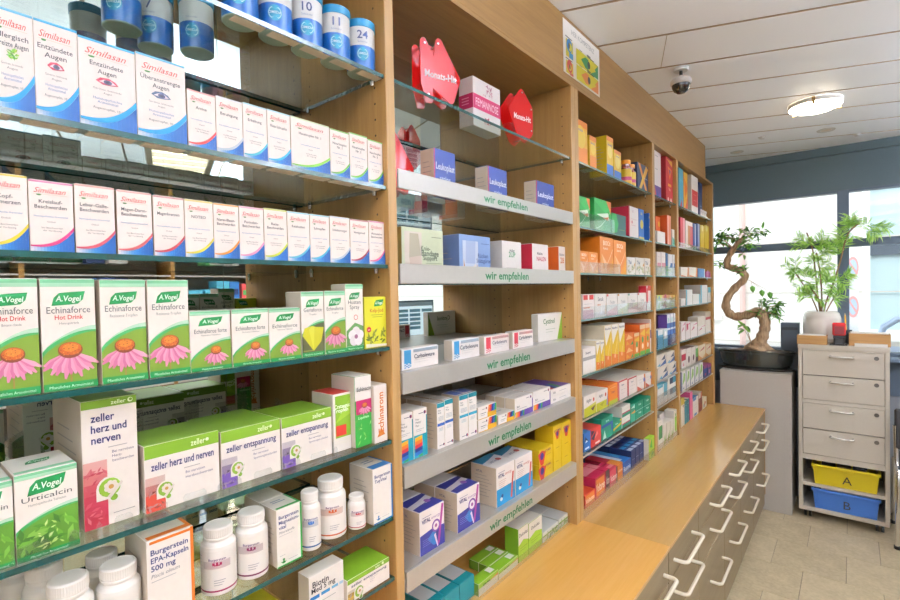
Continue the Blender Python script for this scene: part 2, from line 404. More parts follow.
UB,ub=unit('beech shelving unit with mirror back, three far bays',DIV2)
def glass_shelf(u,u0,a,c,z,th=.008,edge=None):
    """z is the upper face"""
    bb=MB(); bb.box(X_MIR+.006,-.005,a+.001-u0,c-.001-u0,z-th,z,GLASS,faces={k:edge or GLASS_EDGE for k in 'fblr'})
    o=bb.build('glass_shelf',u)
    if u is UA and a<.3 and z>1.7:
        ys=[.03+.0655*k for k in range(11)] if z<1.9 else [.4285,.4945,.5605,.627,.6935]
        for yy in ys:
            pl=part('price_label',o,M('#ddd0ba',.5),(-.028 if z>1.9 else -.030,-.008,yy-.027-u0,yy+.027-u0,z-th-.0012,z-th-.0002))
    pins=MB()
    for yy,s in ((a,1),(c,-1)):
        for xx in (-.035,-.27): pins.lathe((xx,yy+s*.007-u0,z-th-.010),[(.0045,0),(.0055,.0095)],STEEL,n=10)
    pins.build('shelf_pins',o,kind='stuff')
    return o
bays=[(DIV[0][1],DIV[1][0]),(DIV[1][1],DIV[2][0]),(DIV2[0][1],DIV2[1][0]),(DIV2[1][1],DIV2[2][0]),(DIV2[2][1],DIV2[3][0])]
for z in (2.01,1.775,1.608,1.433,1.232,1.066,.935): glass_shelf(UA,ua,*bays[0],z)
for i in (2,3,4):
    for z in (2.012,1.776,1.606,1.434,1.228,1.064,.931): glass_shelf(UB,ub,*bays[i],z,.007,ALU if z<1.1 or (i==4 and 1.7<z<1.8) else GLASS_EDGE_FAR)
glass_shelf(UA,ua,*bays[1],2.011)
# second bay: five shelves with a grey label rail reading «wir empfehlen»
SHELFM=M('#b9b6b0',.3,.5,.03,name='shelf_sheet')
for zt,zb,glass in ((1.817,1.775,1),(1.6115,1.567,1),(1.372,1.324,0),(1.165,1.116,0),(.932,.885,0)):
    a,c=bays[1]; a+=.004;c-=.003; zs=1.779 if zt>1.8 else 1.571 if zt>1.6 else zt
    bb=MB()
    if glass: bb.box(X_MIR+.006,-.006,a-ua,c-ua,zs-.007,zs,GLASS,faces={k:GLASS_EDGE for k in 'blr'})
    else: bb.box(X_MIR+.006,-.004,a-ua,c-ua,zs-.004,zs,SHELFM); bb.box(-.012,-.004,a-ua,c-ua,zs-.018,zs-.004,SHELFM)
    so_=bb.build('glass_shelf' if glass else 'metal_shelf',UA)
    bb=MB(); bb.box(-.0035,.0025,a-ua,c-ua,zb,zt-.0003,ALU,c=.0008); rail=bb.build('label_rail',so_)
    F=Face(so_,(.0026,a-ua,zb),(0,1,0),(0,0,1),c-a,zt-zb)
    F.text('wir empfehlen',.503,.50,.50,'#1f7f4c',maxw=.30,bold=.022,part='rail_lettering')
    F.cmd['rail_lettering'][-1]=F.cmd['rail_lettering'][-1][:-1]+(.265,)
# fascia above, closing the gap to the ceiling
b=MB(); b.box(-.30,-.0008,DIV[0][0],3.655,ZT+.0005,Z_CEIL-.0015,WOOD_H,c=.001); fas=tag(b.build('fascia_board'),'long beech fascia board between shelves and ceiling','board')
# poster on the fascia
ps=tag(part('poster',None,M('#e2dcd4',.5),(.0002,.0012,1.557,1.866,2.292,2.474)),'white poster with coloured eyes on the fascia board','poster')
F=Face(ps,(.0012,1.557,2.292),(0,1,0),(0,0,1),.309,.182)
F.text('HER KOMPETENZ',.52,.86,.10,'#8f8b88',maxw=.7,part='lettering')
F.lines(.05,.22,.70,'#555555',.02);F.lines(.05,.22,.29,'#555555',.02)
F.rect(.06,.33,.24,.66,'#e8d52a'); F.oval(.15,.56,.075,'#2f86c4'); F.oval(.17,.54,.045,'#e8d52a'); F.oval(.14,.56,.02,'#1d2430',rv=.06); F.rect(.14,.33,.24,.44,'#3f9fd4')
F.rect(.06,.02,.24,.26,'#e8d52a'); F.oval(.15,.17,.07,'#d23a34'); F.oval(.16,.15,.035,'#e8d52a'); F.oval(.15,.16,.018,'#1d2430',rv=.05); F.rect(.15,0.01,.24,.06,'#d8605c')
for v,c1,c2 in ((.34,'#2f8a55','#e8d52a'),(.03,'#e8863a','#e8d52a')):
    F.rect(.32,v,.95,v+.29,'#e6d62a'); F.poly([(.95,v),(.95,v+.29),(.72,v)],c1); F.poly([(.45,v+.15),(.58,v+.26),(.75,v+.24),(.88,v+.13),(.74,v+.03),(.57,v+.04)],c1); F.poly([(.66,v+.25),(.75,v+.24),(.88,v+.13),(.74,v+.03),(.66,v+.04)],'#e6d62a'); F.oval(.67,v+.145,.04,'#1d2430',rv=.075)
    F.lines(.40,.48,v+.305,'#777777',.015); F.lines(.62,.72,v+.33,'#222222',.025); F.lines(.62,.82,v+.30,'#222222',.02)
# ------------------------------------------------------------------ counter of drawers
XW=.296
WOOD_EDGE_Y=wood('worktop_edge','#b3884a','#cda468',1,.35,.8)
for (a,c,m,l) in ((-.55,1.6605,COUNTER_A,'light oak worktop segment at the near end'),(1.6615,3.918,COUNTER_B,'long brown oak worktop segment reaching the far end')):
    b=MB(); b.box(-.33,XW+.004,a,c,.694,.705,m); wt=tag(b.build('worktop'),l,'worktop'); part('edge_band',wt,WOOD_EDGE_Y,(XW+.0041,XW+.0052,a+.0004,c-.0004,.6945,.7045))
def bow_handle(parent,loc,L=.235):
    b=MB(); r=.0062; pts=[]
    h=L/2; R=.016; D=.043
    pts.append((0,-h,0)); pts.append((D-R,-h,0))
    for k in range(1,5): t=k/5*PI/2; pts.append((D-R+R*math.sin(t),-h+R*(1-math.cos(t)),0))
    pts.append((D,-h+R,0)); pts.append((D,h-R,0))
    for k in range(1,5): t=k/5*PI/2; pts.append((D-R+R*math.cos(t),h-R+R*math.sin(t),0))
    pts.append((D-R,h,0)); pts.append((0,h,0))
    b.tube(pts,r,CREAM,10)
    return b.build('handle',parent,loc)
CARC=M('#5d5346',.6)
hcol=['nearest, half cut by the frame','second from the near end','third from the near end','fourth from the near end','fifth from the near end','sixth from the near end','seventh from the near end','last one by the pedestal']
cols=[(1.6605-.452*(i+1),1.6605-.452*i) for i in (2,1,0)]+[(1.6615,2.06),(2.06,2.55),(2.55,2.985),(2.985,3.42),(3.42,3.9175)]
HC=[.53,.98,1.49,1.84,2.375,2.79,3.195,3.655]
for i,(a,c) in enumerate(cols):
    t=thing('drawer_cabinet','grey walnut drawer cabinet, '+hcol[i],'cabinet',(0,a,0),'drawer cabinets under the worktop')
    w_=c-a
    part('carcass',t,CARC,(-.32,.272,.0005,w_-(.0215 if i==7 else .0005),.06,.6935)); part('plinth',t,M('#2a2622',.7),(-.30,.235,.0005,w_-.0005,0,.06))
    if i==7: part('end_panel',t,WOOD_EDGE,(-.32,XW+.002,w_-.0205,w_+.002-.0025,.12,.6935))
    wd=w_ if i<7 else w_-.0215
    for z0,z1,hz in ((.586,.691,.633),(.437,.582,.525),(.055,.433,.303)):
        b=MB(); b.box(.274,XW-.001,.002,wd-.002,z0,z1,DRAWER,c=.001); d=b.build('drawer',t)
        bow_handle(d,(XW-.002,HC[i]-a,hz))
LIB=[
{'n':['Allergisch','gereizte Augen'],'a':'#29a5dc','top':'#7cc8e6','eye':'#8cc63f'},
{'n':['Entzündete','Augen'],'a':'#29a5dc','top':'#4fb0d6','eye':'#c0304a'},
{'n':['Überanstrengte','Augen'],'a':'#29a5dc','top':'#7cc8e6','eye':'#4a5d78'},
{'n':['Arnica'],'a':'#e2403c','top':'#f2b9b4'},
{'n':['Beruhigung'],'a':'#c9d3da','top':'#e6e9ea'},
{'n':['Erkältung'],'a':'#5cc6d6','top':'#bfe6ea'},
{'n':['Fliess-Schnupfen'],'a':'#49bfe0','top':'#bfe6ea'},
{'n':['Haustropfen Nr. 1'],'a':'#8fcf4a','top':'#d9ecc4'},
{'n':['Heuschnupfen','Nr. 1'],'a':'#7cc142','top':'#9fd27a'},
{'n':['Heuschnupfen','Nr. 2'],'a':'#7cc142','top':'#9fd27a'},
{'n':['Heuschnupfen','Nr. 3'],'a':'#7cc142','top':'#9fd27a'},
{'n':['Kopf-','schmerzen'],'a':'#f3d63c','top':'#f2dc6a'},
{'n':['Kreislauf-','Beschwerden'],'a':'#cf2f6e','top':'#d987a8'},
{'n':['Leber-Galle-','Beschwerden'],'a':'#c9515f','top':'#e2b1a8'},
{'n':['Magen-Darm-','Beschwerden'],'a':'#c65858','top':'#e2b1a8'},
{'n':['Magenbrennen'],'a':'#b5333c','top':'#cf9a98'},
{'n':['NOTEO'],'a':'#f0d94a','top':'#f0e08a'},
{'n':['Nieren-Blasen-','Beschwerden'],'a':'#f0932b','top':'#f3b56c'},
{'n':['Perioden-','Beschwerden'],'a':'#f0a3c4','top':'#f3bcd2'},
{'n':['Reise-','Beschwerden'],'a':'#d5db3f','top':'#dbe27a'},
{'n':['Reizhusten'],'a':'#6fcbe0','top':'#a8dcea'},
{'n':['Schnupfen'],'a':'#58c3dc','top':'#a8dcea'},
{'n':['Schlafstörungen'],'a':'#c6d2dc','top':'#d7dfe6'},
{'n':['Vertigoheel'],'a':'#a8323a','top':'#c98a8a'},
{'n':['Wechseljahre-','Beschwerden'],'a':'#ea6f9e','top':'#eb9dbc'},
{'n':'Echinaforce','sub':'Boisson chaude','red':'Hot Drink','pic':'echi'},
{'n':'Echinaforce','sub':'Heissgetränk','red':'Hot Drink','pic':'echi'},
{'n':'Echinaforce','sub':'Resistenz-Tropfen','pic':'echi'},
{'n':'Echinaforce forte','sub':'Resistenz-Tabletten','pic':'echi'},
{'n':'Echinaforce','sub':'Resistenz-Tabletten','pic':'echi'},
{'n':'Geriaforce','sub':'Tropfen','pic':'ginkgo'},
{'n':'Echinaforce','sub':'Tropfen','pic':'echi'},
{'n':'Husten','sub':'Spray','pic':'mallow'},
{},
{'n':'Urticalcin','sub':'Tabletten','pic':'leaf'},
{'n':'Urticalcin','sub':'Homöopathische Tabletten','pic':'leaf'},
{'n':['zeller','herz und','nerven'],'pc':'#c8324a','tall':1,'sub':['Bei nervösen','Herz-','beschwerden']},
{'n':['zeller herz und nerven'],'pc':'#d4503c','sub':['Bei nervösen','Herzbeschwerden']},
{'n':['zeller entspannung'],'pc':'#7a5aa6','sub':['Bei nervösen','Spannungszuständen']},
{'f':'#f1ebe4','t':'#cf3a2e','s':'#d9cfc2','blk':[(0.12,0.24,0.97,0.96,'#8cba2c'),(0.14,0.27,0.72,0.45,'#d23428')],'tx':[('Crataegus',0.5,0.78,0.055,'#ffffff'),('Tropfen',0.42,0.71,0.055,'#ffffff')],'tri':[((0.12,0.5),(0.97,0.62),(0.97,0.9),'#a5cf3e')]},
{'f':'#2f9e3a','t':'#f2eee8','s':'#ded3c6','blk':[(0,0.66,1,1,'#f3efe9'),(0.06,0.46,1,0.66,'#c01e62')],'tx':[('Echinacin',0.5,0.82,0.045,'#333333'),('Liquidum',0.45,0.42,0.03,'#d8f0d0')],'fl':(0.55,0.57),'spray':1},
{'f':'#f3ece6','s':'#dccfc0','t':'#efe6da','vt':('Echinarom',0.5,0.52,0.7,'#e07a22'),'tri':[((0.2,0.1),(0.8,0.12),(0.5,0.26),'#e8862c')]},
{'n':['Burgerstein','EPA-Kapseln','500 mg'],'sub':'Piscis oleum','c':'#ee7d22'},
{'n':['Burgerstein','Magnesium-','vital'],'sub':'Mineralstoffe','c':'#2a9a3c'},
{'n':['Burgerstein','TopVital'],'sub':'','c':'#1f86d0'},
{'f':'#f3eee8','s':'#cfc6ba','t':'#ebe4da','tx':[('Biotin',0.32,0.8,0.105,'#2b2b33'),('Med 5 mg',0.4,0.67,0.09,'#2b2b33')],'blk':[(0.02,0.47,0.28,0.55,'#1f7fc4'),(0.33,0.48,0.58,0.55,'#3f97d2'),(0.63,0.49,0.82,0.55,'#7ab9e0'),(0.86,0.49,0.97,0.55,'#b5d8ee')],'ln':[(0.3,0.75,0.36,'#9a9a9a')]},
{'n':['zeller entspannung'],'pc':'#e0b840','sub':['Schlaf- und','Nerven']},
{'f':'#24408f','s':'#e2d2bb','t':'#24408f','tx':[('Leukoplast',0.52,0.66,0.11,'#eef2fa'),('strips',0.5,0.42,0.09,'#c8d2ea')],'blk':[(0,0,0.05,1,'#b73040')],'ln':[(0.2,0.5,0.12,'#c8d2ea')],'sln':6},
{'f':'#cfd8b8','s':'#b9a258','t':'#d6ddc4','blk':[(0.06,0.08,0.46,0.93,'#d6cdc0')],'tri':[((0.18,0.9),(0.38,0.9),(0.44,0.5),'#b3ab94'),((0.18,0.9),(0.44,0.5),(0.16,0.45),'#b3ab94'),((0.16,0.45),(0.44,0.5),(0.44,0.1),'#ccb9aa'),((0.16,0.45),(0.44,0.1),(0.2,0.12),'#ccb9aa')],'tx':[('Knie-',0.55,0.64,0.07,'#5a6a50',0),('Bandage',0.66,0.55,0.085,'#3a4a3a'),('Support',0.66,0.46,0.07,'#3a4a3a')],'ln':[(0.7,0.95,0.86,'#7f8f70'),(0.55,0.95,0.36,'#9aa88a')],'emb':(0.86,0.17)},
{'f':'#8aa7d6','s':'#6f86b4','t':'#9db6de','blk':[(0.1,0.12,0.58,0.88,'#c5cfdf')],'tri':[((0.2,0.88),(0.5,0.88),(0.48,0.4),'#aab9d8'),((0.2,0.88),(0.48,0.4),(0.18,0.4),'#aab9d8'),((0.14,0.14),(0.54,0.14),(0.5,0.4),'#ddd6cc'),((0.12,0.5),(0.2,0.16),(0.12,0.14),'#dd9440'),((0.55,0.4),(0.5,0.2),(0.56,0.2),'#dd9440')],'tx':[('Rücken',0.74,0.58,0.075,'#34497e'),('Stützgürtel',0.76,0.47,0.07,'#34497e')],'ln':[(0.68,0.95,0.84,'#46609a')],'emb':(0.86,0.16),'sln':5},
{'f':'#ece6e2','s':'#d9d4d0','t':'#efeae6','tx':[('Adler',0.5,0.78,0.06,'#555555'),('2UP',0.5,0.68,0.1,'#2e9a56')],'ln':[(0.2,0.75,0.35,'#b0aaa6')]},
{'f':'#efe8e4','s':'#c8203a','t':'#efe8e4','tx':[('Alatina',0.45,0.76,0.06,'#555555'),('NALEN',0.55,0.62,0.09,'#c03048')],'ln':[(0.2,0.75,0.3,'#c8b0b0')]},
{'f':'#efe8e0','s':'#e8661c','t':'#efe8e0','tx':[('Alatina',0.45,0.78,0.06,'#777777'),('28',0.5,0.62,0.13,'#e07a2a')],'ln':[(0.2,0.75,0.3,'#c8b8a8')]},
{'f':'#efe9e4','s':'#e3d8c8','t':'#f2eee8','blk':[(0.06,0.3,0.24,0.95,'#4aa4d8'),(0.3,0.8,0.98,0.95,'#4aa4d8@.45')],'chk':(0.06,0.08,0.24,0.3,'#4aa4d8'),'tx':[('Carbolevure',0.6,0.6,0.17,'#3a3f50')],'ln':[(0.32,0.8,0.42,'#a8a4a4'),(0.32,0.7,0.3,'#c8c4c4')]},
{'f':'#efe9e4','s':'#e3d8c8','t':'#f2eee8','blk':[(0.06,0.3,0.24,0.95,'#d84050'),(0.3,0.8,0.98,0.95,'#d84050@.45')],'chk':(0.06,0.08,0.24,0.3,'#d84050'),'tx':[('Carbolevure',0.6,0.6,0.17,'#3a3f50')],'ln':[(0.32,0.8,0.42,'#a8a4a4'),(0.32,0.7,0.3,'#c8c4c4')]},
{'f':'#f0ece4','s':'#dcd6c8','t':'#efe9e0','tri':[((0.78,0),(1,0),(1,1),'#9bc83c'),((1,1),(0.9,0.5),(0.78,0),'#b9d86a')],'tx':[('Cystinol',0.44,0.72,0.15,'#3f7a3a')],'ln':[(0.3,0.7,0.42,'#9ab08a'),(0.3,0.6,0.32,'#b5c4a8')]},
{'k':'tall'},
{'k':'stripe','c':'#2a62b8'},
{'k':'stripe','c':'#35b5d8'},
{'k':'end'},
{'k':'foot'},
{'k':'flat'},
{'c':'#3a3c8c'},
{'c':'#2a9fd8'},
{'f':'#efc81a','s':'#e0b812','t':'#f0cc22','tx':[('VITAMIN',0.62,0.8,0.12,'#7a2f6a')],'heart':(0.2,0.45),'ln':[(0.5,0.85,0.5,'#8a5a10')]},
{'f':'#efc81a','s':'#e0b812','t':'#f0cc22','tx':[('VITAMIN',0.5,0.88,0.045,'#7a2f6a')],'heart':(0.5,0.78),'ln':[(0.3,0.7,0.5,'#b08a10'),(0.3,0.6,0.2,'#b08a10')]},
{'f':'#1795a0','s':'#14808a','t':'#1a9aa5','tblk':[(0.06,0.15,0.94,0.85,'#d9dde0')]},
{'f':'#d5d3bf','s':'#6f9a22','t':'#93c52c','blk':[(0,0.62,1,1,'#a4cf3a')],'tx':[('VERUMAL',0.4,0.7,0.14,'#2a5a20')],'tblk':[(0.68,0.2,0.92,0.8,'#eeeeea')],'ln':[(0.1,0.9,0.35,'#b5b3a0')],'tri':[((0.45,0.62),(1,0.62),(1,0.78),'#e88a40')]},
{'f':'#a9cf38','s':'#7fae24','t':'#ecebe2','blk':[(0,0.62,1,1,'#e8e4d8')],'tri':[((0,0.5),(0.5,0.62),(0,0.7),'#e8e4d8'),((0.5,0.62),(1,0.52),(1,0.7),'#e8e4d8')],'tx':[('Dulcolax',0.5,0.8,0.085,'#4a4a44')],'ln':[(0.15,0.85,0.4,'#6f9020'),(0.15,0.7,0.33,'#6f9020')]},
{'f':'#d9d9d0','s':'#b9b9b0','t':'#c6cac8','blk':[(0,0.52,1,0.66,'#9cc93c')],'tx':[('K',0.3,0.78,0.14,'#2a6a3a'),('pax',0.6,0.78,0.1,'#2a6a3a')],'spray':1,'ln':[(0.1,0.9,0.25,'#b5b8a8')]},
{'f':'#f4b81e','s':'#e8b814','t':'#f0c020','blk':[(0,0,1,0.4,'#f08a24'),(0,0.85,1,1,'#ee8420')],'disc':(0.5,0.62,0.36,'#f7d24a'),'tx':[('Sanostol',0.45,0.78,0.05,'#5a6ab0')]},
{'f':'#f6c92a','s':'#e6c21a','t':'#e8c41c','blk':[(0,0,1,0.3,'#2f76c8'),(0,0.88,1,1,'#ee8a2a')],'disc':(0.5,0.62,0.36,'#fae27a'),'tx':[('Sanostol',0.5,0.8,0.05,'#5a6ab0')],'sln':8},
{'f':'#1f2f5c','s':'#182548','t':'#24356a','tri':[((0.08,1),(0.25,1),(0.95,0),'#f08c28'),((0.08,1),(0.95,0),(0.75,0),'#f3a838'),((0.8,1),(1,0.9),(0.3,0),'#f2b23a'),((0.8,1),(0.3,0),(0.1,0),'#f5c648')],'ln':[(0.6,0.95,0.5,'#c8d0e8')]},
{'f':'#2fa84a','s':'#1f8a36','t':'#38b050','tri':[((0.7,1),(1,1),(1,0.6),'#f07a3a'),((0,0.55),(0.85,0.5),(0,0.9),'#1f9438'),((0.1,0.5),(0.9,0.38),(0.8,0.62),'#e8efe4'),((0.5,0.42),(0.8,0.38),(0.85,0.5),'#ef8838')],'arc':'#bfe6c4'},
{'f':'#2c5a54','s':'#2a9a3c','t':'#3a7a5a','tri':[((0,0),(0.35,0.1),(0.45,0.5),'#35a850'),((0,0),(0.45,0.5),(0,1),'#35a850'),((0,1),(0.45,0.5),(0.3,1),'#35a850')],'ln':[(0.5,0.9,0.25,'#d8c84a')]},
{'f':'#e9e2dc','s':'#c4203c','t':'#c8203a','blk':[(0,0,0.06,1,'#d03048')],'tx':[('10',0.4,0.85,0.06,'#c87a80')],'ln':[(0.2,0.8,0.6,'#d0a8a8'),(0.2,0.7,0.4,'#d8b0b0')],'spot':[(0.3,0.5,0.06,'#e07a80')]},
{'f':'#1f6ab8','s':'#1a5ba6','t':'#2a78c4','disc':(0.55,0.5,0.3,'#f2cc2a'),'blk':[(0,0,1,0.08,'#f0c81a')],'tx':[('Isla',0.5,0.86,0.07,'#f5e04a')]},
{'f':'#f4923a','s':'#e07a12','t':'#f4a04a','tx':[('BIOCit',0.5,0.84,0.1,'#fff2e4'),('Acerola',0.4,0.7,0.06,'#fff2e4')],'tri':[((0,0),(0.45,0),(0.1,0.55),'#f7a95a'),((0.45,0),(0.1,0.55),(0.5,0.3),'#f9c49a'),((0.55,0),(1,0),(1,0.5),'#f3a020')],'arc':'#fbe0c4'},
{'f':'#ece5dc','s':'#d8cdbd','t':'#eae0d2','tx':[('Thal',0.3,0.72,0.16,'#4a5a80')],'spray':2,'tri':[((0.8,0.55),(1,0.5),(1,0.75),'#f0b060')]},
{'f':'#efe6e2','s':'#d8ccc4','t':'#efe8e4','blk':[(0.06,0.78,0.42,0.98,'#cf2c28'),(0.56,0.78,0.92,0.98,'#cf2c28'),(0.04,0.42,0.62,0.48,'#e89070'),(0,0,0.9,0.36,'#d8a8b4')],'ln':[(0.1,0.8,0.6,'#9a9aa0')]},
{'f':'#f0eae6','s':'#d8ccc4','t':'#efe8e4','tx':[('Sensik',0.5,0.78,0.14,'#77777e'),('spray',0.35,0.55,0.09,'#e08a50')],'tri':[((0.4,0.1),(0.65,0.12),(0.6,0.4),'#ffffff'),((0.8,0.1),(1,0.1),(1,0.7),'#f0d0a8')]},
{'f':'#efe8e2','s':'#d8ccc4','t':'#efe8e4','blk':[(0.0,0.9,0.14,1,'#e05040')],'tri':[((0,0),(1,0),(1,0.42),'#f0c0c0'),((0,0),(1,0.42),(0,0.2),'#f0c0c0')],'dg':('Triofan','#8a8a92')},
{'f':'#efe8e2','s':'#d8ccc4','t':'#efe8e4','blk':[(0.0,0.9,0.14,1,'#f0a828')],'tri':[((0,0),(1,0),(1,0.42),'#e0deb0'),((0,0),(1,0.42),(0,0.2),'#e0deb0')],'dg':('Triofan','#8a8a92')},
{'f':'#efe8e2','s':'#d8ccc4','t':'#efe8e4','blk':[(0.0,0.9,0.14,1,'#3aa878')],'tri':[((0,0),(1,0),(1,0.42),'#f0d0d0'),((0,0),(1,0.42),(0,0.2),'#f0d0d0')],'dg':('Triofan','#8a8a92')},
{'f':'#efe8e2','s':'#d8ccc4','t':'#efe8e4','blk':[(0.0,0.9,0.14,1,'#e8603c')],'tri':[((0,0),(1,0),(1,0.42),'#f0d4d0'),((0,0),(1,0.42),(0,0.2),'#f0d4d0')],'dg':('Triofan','#8a8a92')},
{'f':'#efe4de','s':'#c8202c','t':'#d8342c','blk':[(0.2,0.8,1,1,'#e0402c'),(0,0.3,0.3,0.9,'#d83038')],'disc':(0.6,0.25,0.25,'#ffffff')},
{'f':'#f0eae4','s':'#e0d6cc','t':'#f0eae2','blk':[(0,0.52,1,0.66,'#a8a4a0')],'tx':[('Sinupret',0.4,0.82,0.08,'#44444c')]},
{'f':'#f4c81c','s':'#efe3c8','t':'#efe8dc','blk':[(0,0.84,1,1,'#efe9e0')],'tri':[((0,0),(1,0),(1,0.22),'#f08428'),((0,0),(1,0.22),(0,0.28),'#f08428'),((0,0.84),(0.9,0.84),(0.2,0.5),'#efe9e0')],'arc':'#fdf2c0','tx':[('Neocitran',0.5,0.92,0.05,'#4a4a80')],'spot':[(0.5,0.2,0.12,'#f5b8a0')]},
{'f':'#f4c81c','s':'#efe3c8','t':'#efe8dc','blk':[(0,0.84,1,1,'#efe9e0'),(0,0,1,0.16,'#2a4a98')],'tri':[((0,0),(1,0),(1,0.22),'#f08428'),((0,0),(1,0.22),(0,0.28),'#f08428'),((0,0.84),(0.9,0.84),(0.2,0.5),'#efe9e0')],'arc':'#fdf2c0','tx':[('Neocitran',0.5,0.92,0.05,'#4a4a80')],'spot':[(0.5,0.2,0.12,'#f5b8a0')]},
{'f':'#ee7a24','s':'#e2601c','t':'#e8601c','tri':[((0.1,0.5),(0.9,0.55),(0.4,0.9),'#f6c090'),((0.6,0.05),(0.95,0.05),(0.9,0.35),'#3a9a4a'),((0.1,0.1),(0.5,0.12),(0.2,0.4),'#f5a838')]},
{'f':'#f08a30','s':'#e4641c','t':'#ea6a20','blk':[(0,0,1,0.12,'#5aa838'),(0,0.86,1,1,'#f0c8a0')],'spot':[(0.5,0.5,0.2,'#4a9a50'),(0.5,0.28,0.18,'#f8e8d8')],'tri':[((0,0.7),(1,0.85),(1,0.6),'#f5c030')]},
{'f':'#ece4e0','s':'#d8ccc4','t':'#e6dcd6','blk':[(0,0.42,1,0.68,'#5a3a90')]},
{'f':'#efe8e2','s':'#dcd2c6','t':'#ece4da','blk':[(0,0,1,0.42,'#d2cf2c')],'tri':[((0.55,0.3),(0.95,0.4),(0.75,0.15),'#5a2a4a'),((0,0.42),(1,0.42),(1,0.55),'#e0dd70')],'tx':[('Algifor',0.4,0.74,0.12,'#5a5a62')],'spot':[(0.8,0.7,0.07,'#e05a3a')]},
{'f':'#efe8e2','s':'#dcd2c6','t':'#ece4da','blk':[(0,0,1,0.42,'#d2cf2c')],'tri':[((0.3,0.3),(0.7,0.4),(0.5,0.15),'#b0b020'),((0.85,0.1),(1,0.1),(1,0.9),'#8a94c8')],'tx':[('Algifor',0.4,0.74,0.12,'#5a5a62')],'spot':[(0.8,0.7,0.07,'#e05a3a')]},
{'f':'#f0862a','s':'#e46a14','t':'#ee7c22','blk':[(0,0,1,0.2,'#b8c83a')],'tx':[('Dafalgan',0.5,0.62,0.09,'#9a3a5a')],'ln':[(0.2,0.8,0.85,'#fbe0c0')]},
{'f':'#ede4de','s':'#d02c34','t':'#e6dcd2','blk':[(0,0,0.12,1,'#cf2c34'),(0.12,0.92,1,1,'#c83038')],'tx':[('Aspirin',0.5,0.75,0.08,'#5a6a90')],'ln':[(0.3,0.8,0.5,'#9a9aa4'),(0.3,0.7,0.3,'#c0a8a8')]},
{'f':'#ede6e0','s':'#e0d6ca','t':'#e8e0d6','blk':[(0.84,0,1,1,'#ee8428')],'ln':[(0.2,0.7,0.7,'#8a8a98'),(0.2,0.7,0.5,'#a8a8b4')],'tri':[((0,0),(0.6,0),(0,0.35),'#e86a48')],'spot':[(0.86,0.6,0.1,'#4a6ac0')]},
{'f':'#2a78c4','s':'#1f60a8','t':'#3a8ad0','tri':[((0.1,0.55),(0.7,0.5),(0.2,0.8),'#1a2a58'),((0.2,0.45),(0.6,0.5),(0.3,0.6),'#e8eef5')],'blk':[(0.15,0.1,0.75,0.2,'#dfe8f2')]},
{'f':'#dc4038','s':'#c83028','t':'#e04a3c','tri':[((0,0.5),(0.5,0.85),(0.3,0.35),'#222a4a'),((0,0.95),(0.35,0.85),(0,0.6),'#222a4a'),((0.3,0.4),(0.7,0.6),(0.6,0.8),'#ee8a80')],'blk':[(0.4,0.08,0.85,0.18,'#f0dcd8')]},
{'f':'#149a78','s':'#0f7f64','t':'#12896c','tx':[('Otrivin',0.5,0.82,0.08,'#e4f2ea')],'blk':[(0,0.56,0.84,0.7,'#2a48a0'),(0.84,0.25,1,0.7,'#3a58b0')],'tri':[((0.1,0.05),(0.4,0.05),(0.25,0.45),'#cfe8dc')]},
{'f':'#17a07c','s':'#0f8468','t':'#12906f','tri':[((0,0.25),(1,0.5),(1,0.72),'#f0c828'),((0,0.25),(1,0.72),(0,0.45),'#f0c828')],'blk':[(0.8,0.8,1,1,'#f0c030')],'tx':[('Otrivin',0.4,0.75,0.12,'#e4f2ea')]},
{'f':'#ece8e2','s':'#e2ded6','t':'#e8e2da','blk':[(0,0,1,0.3,'#149a7a'),(0,0.3,1,0.42,'#d02a68')],'ln':[(0.3,0.8,0.7,'#5a9a88')]},
{'f':'#1fa284','s':'#0f8468','t':'#12906f','tri':[((0,0.5),(1,0.62),(1,0.45),'#f0a040'),((0.1,0.8),(0.9,0.95),(0.9,0.75),'#cfe8dc')]},
{'f':'#0f9470','s':'#0b7a5c','t':'#0f8a68','tx':[('Triofan',0.5,0.66,0.2,'#e8f2ec')],'blk':[(0,0.0,1,0.05,'#c8d8d0')]},
{'f':'#e6502c','s':'#c8382c','t':'#e2502c','blk':[(0.1,0.1,0.9,0.9,'#ee8a34')],'tx':[('Voltaren',0.5,0.5,0.3,'#fbe8d8')],'tblk':[]},
{'f':'#c2263a','s':'#a81c44','t':'#d02a52','blk':[(0.1,0.1,0.9,0.9,'#ee8a34')],'tx':[('Voltaren',0.5,0.5,0.3,'#fbe8d8')],'tblk':[(0,0.2,1,0.45,'#e88a90'),(0,0.6,1,0.75,'#a8203c')]},
{'f':'#c2263a','s':'#a81c44','t':'#d02a52','blk':[(0,0,1,1,'#5a3a34')],'tx':[('Voltaren',0.5,0.5,0.3,'#fbe8d8')],'tblk':[(0,0.2,1,0.45,'#e88a90'),(0,0.6,1,0.75,'#a8203c')]},
{'f':'#d8485a','s':'#a81c44','t':'#d02a52','blk':[(0.8,0,1,1,'#5a3a34')],'tx':[('Voltaren',0.5,0.5,0.3,'#fbe8d8')],'tblk':[(0,0.2,1,0.45,'#e88a90'),(0,0.6,1,0.75,'#a8203c')]},
{'f':'#e8862c','s':'#8f1f38','t':'#b8243c','tblk':[(0.0,0.0,1,0.35,'#f0983a')],'tx':[('Voltaren',0.5,0.6,0.14,'#fbe8d8')],'ln':[]},
{'f':'#1f5fae','s':'#1a4f98','t':'#2a78c8','tblk':[(0.1,0.1,0.5,0.9,'#cfdcec'),(0.6,0.2,0.9,0.8,'#48a0dc')],'tx':[('Rennie',0.5,0.5,0.3,'#e8f0fa')]},
